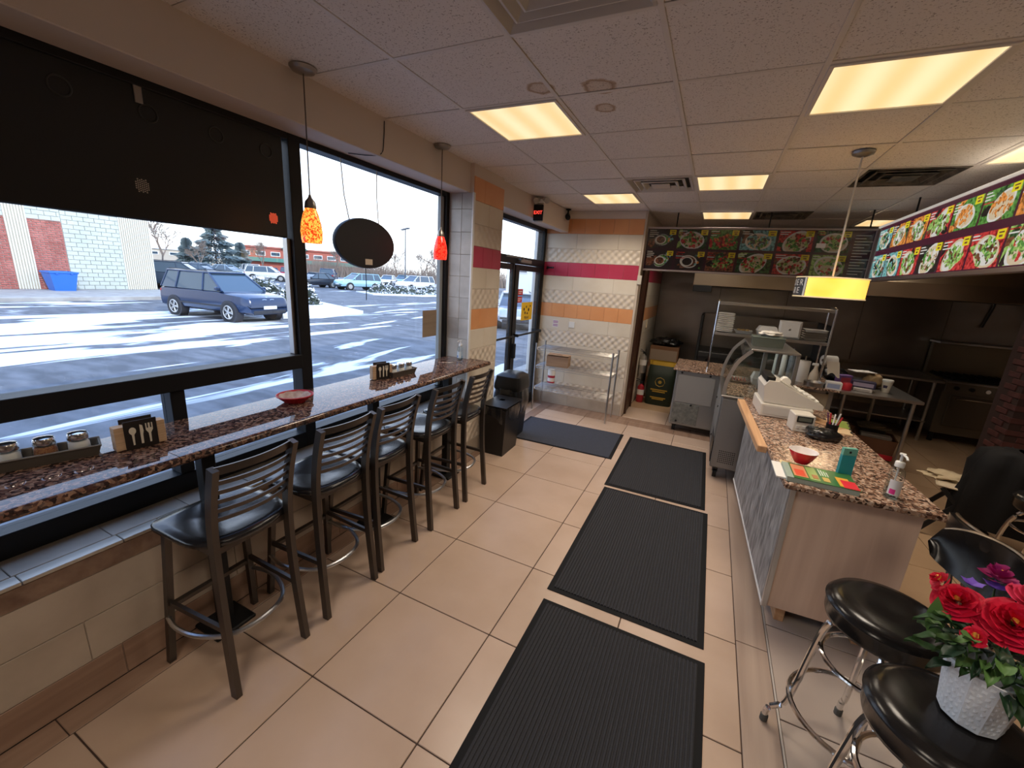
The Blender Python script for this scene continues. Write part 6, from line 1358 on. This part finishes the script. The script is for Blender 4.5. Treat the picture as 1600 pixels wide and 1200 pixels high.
pot = thing('flower_pot', 'white embossed pot of red artificial flowers standing on a round stool', 'potted flowers', (.82, 1.37, .781))
n = 10; potm = pm('white_ceramic', (.78,.82,.88), .35)
m = MB(); vs = []; lv = [(.060,0),(.064,.004),(.083,.165),(.085,.172),(.079,.172),(.060,.02),(0,.02)]
for r_, z_ in lv: vs += [(r_*cos(2*pi*k/n+.2), r_*sin(2*pi*k/n+.2), z_) for k in range(n)]
m.add(vs, [(j*n+i, j*n+(i+1)%n, (j+1)*n+(i+1)%n, (j+1)*n+i) for j in range(len(lv)-1) for i in range(n)] + [tuple(range(n-1,-1,-1))]); m.build('pot', potm, pot, ang=25)
tl2 = MB()
for k in range(n):
    a0, a1 = 2*pi*k/n+.2, 2*pi*(k+1)/n+.2
    for j in range(9):
        z0 = .012+.0172*j; 
        for i in range(3):
            f0, f1 = (i+.08+(.5 if j%2 else 0)*.6)/3.3, (i+.75+(.5 if j%2 else 0)*.6)/3.3
            def P(f, z, e):
                rr_ = (.0635+(.083-.0635)*z/.168); a = Vector((rr_*cos(a0), rr_*sin(a0), z)); b_ = Vector((rr_*cos(a1), rr_*sin(a1), z)); nrm = Vector((cos((a0+a1)/2), sin((a0+a1)/2), 0)); return a.lerp(b_, f) + nrm*e
            tl2.add([P(f0,z0,.0002),P(f1,z0,.0002),P(f1,z0+.012,.0002),P(f0,z0+.012,.0002),P((f0+f1)/2,z0+.004,.0017)], [(0,1,4),(1,2,4),(2,3,4),(3,0,4)])
tl2.build('embossed_pattern', potm, pot, kind='stuff', ang=20)
rosem = pm('red_petal', (.74,.010,.055), .55, var=(60,(.58,.005,.035),.15)); rosep = pm('pink_petal', (.80,.06,.16), .55); purp = pm('violet_petal', (.16,.07,.50), .55); magm = pm('magenta_petal', (.35,.01,.14), .55)
lg = [pm('leaf_green', (.035,.09,.025), .5), pm('light_leaf', (.09,.19,.05), .5), pm('dark_leaf', (.015,.045,.02), .45)]
rf_ = random.Random(5)
def rose(c, d, r, mt, nb=20, core=True):
    d = Vector(d).normalized(); up = d; s1 = up.orthogonal().normalized(); s2 = up.cross(s1); m = MB()
    for k in range(nb):
        t = k/nb; a = k*2.4; rad = r*(.15+.85*t); tilt = .25+1.05*t; w = r*(.35+.35*t); 
        o = s1*cos(a) + s2*sin(a); tg = up.cross(o)
        def pf(u, v, o=o, tg=tg, rad=rad, tilt=tilt, w=w, ph=a):
            s_ = (u-.5)*2; ww = w*(.35+.75*v)*(1-.25*v*v); out_ = rad*(.25+.75*v)*(1-.18*s_*s_); hgt = r*(.55*(1-t) + .5*v*cos(tilt)) + .05*r*sin(6*u+ph)*v
            return Vector(c) + o*out_ + tg*(s_*ww) + up*hgt
        m.grid(pf, 5, 4)
    o_ = m.build('blossom', mt, pot, ang=80)
    if core: MB().lathe([(0,.012),(.006,.010),(.008,0)], n=10).build('flower_core', pm('yellow_core', (.70,.45,.06), .6), o_, tuple(Vector(c)+up*r*.55))
    return o_
PO = Vector((.82,1.37,.781))
HEADS = [((.768,1.455,1.055),(-.5,-.4,.75),.062,rosem), ((.85,1.41,1.06),(-.25,-.55,.75),.078,rosem), ((.90,1.46,1.11),(.2,-.3,.9),.06,rosep), ((.745,1.50,1.085),(-.8,.1,.5),.036,rosem), ((.775,1.37,1.025),(-.5,-.6,.5),.032,rosem), ((.93,1.36,1.09),(.5,-.4,.7),.06,rosem), ((.86,1.53,1.12),(0,.1,1),.05,magm)]
for c, d, r, mt in HEADS:
    lc = Vector(c) - PO; rose(tuple(lc), d, r, mt, 28 if r > .05 else 14); MB().tube(smoothpath([(lc.x*.2,lc.y*.2,.10),(lc.x*.6,lc.y*.6,.18),tuple(lc)],4), .0025, 5).build('stem', lg[0], pot)
for c in ((.80,1.50,1.105),(.845,1.50,1.115)):
    lc = Vector(c)-PO
    m = MB()
    for k in range(5):
        a = 2*pi*k/5; m.grid(lambda u,v,a=a: lc + Vector((cos(a)*.028*v - sin(a)*(u-.5)*.03*sin(pi*min(v+.15,1)), sin(a)*.028*v + cos(a)*(u-.5)*.03*sin(pi*min(v+.15,1)), .012*v)), 3, 4)
    m.build('violet_blossom', purp, pot, ang=80)
rose(tuple(Vector((.905,1.295,.955))-PO), (.5,-.6,.3), .035, magm, 12)
for k in range(95):
    a = rf_.random()*2*pi; r = .02+.085*math.sqrt(rf_.random()); b_ = Vector((r*cos(a), r*sin(a), .15+.11*rf_.random())); d = Vector((cos(a)*.8, sin(a)*.8, rf_.uniform(-.1,.8))).normalized(); L = rf_.uniform(.045,.085); s_ = d.cross(Vector((0,0,1))).normalized(); cr_ = rf_.uniform(-.4,.4)
    wd = L*rf_.uniform(.16,.30)
    MB().grid(lambda u,v: b_ + d*(L*v) + s_*((u-.5)*2*wd*sin(pi*min(v*.92+.06,1))*(1+.12*sin(v*22))) + Vector((0,0,-.03*v*v + .010*abs(u-.5)*2 + .004*sin(v*9+cr_*9))), 4, 7).build('leaf', lg[k % 3], pot, ang=80)
MB().grid(lambda u,v: Vector((-.095,.05,.17)) + Vector((-.02*v, .0, .13*v)) + Vector((.022*(u-.5)*2*sin(pi*min(v*.85+.15,1)), .006, 0)), 4, 8).build('tall_leaf', lg[1], pot, ang=80)
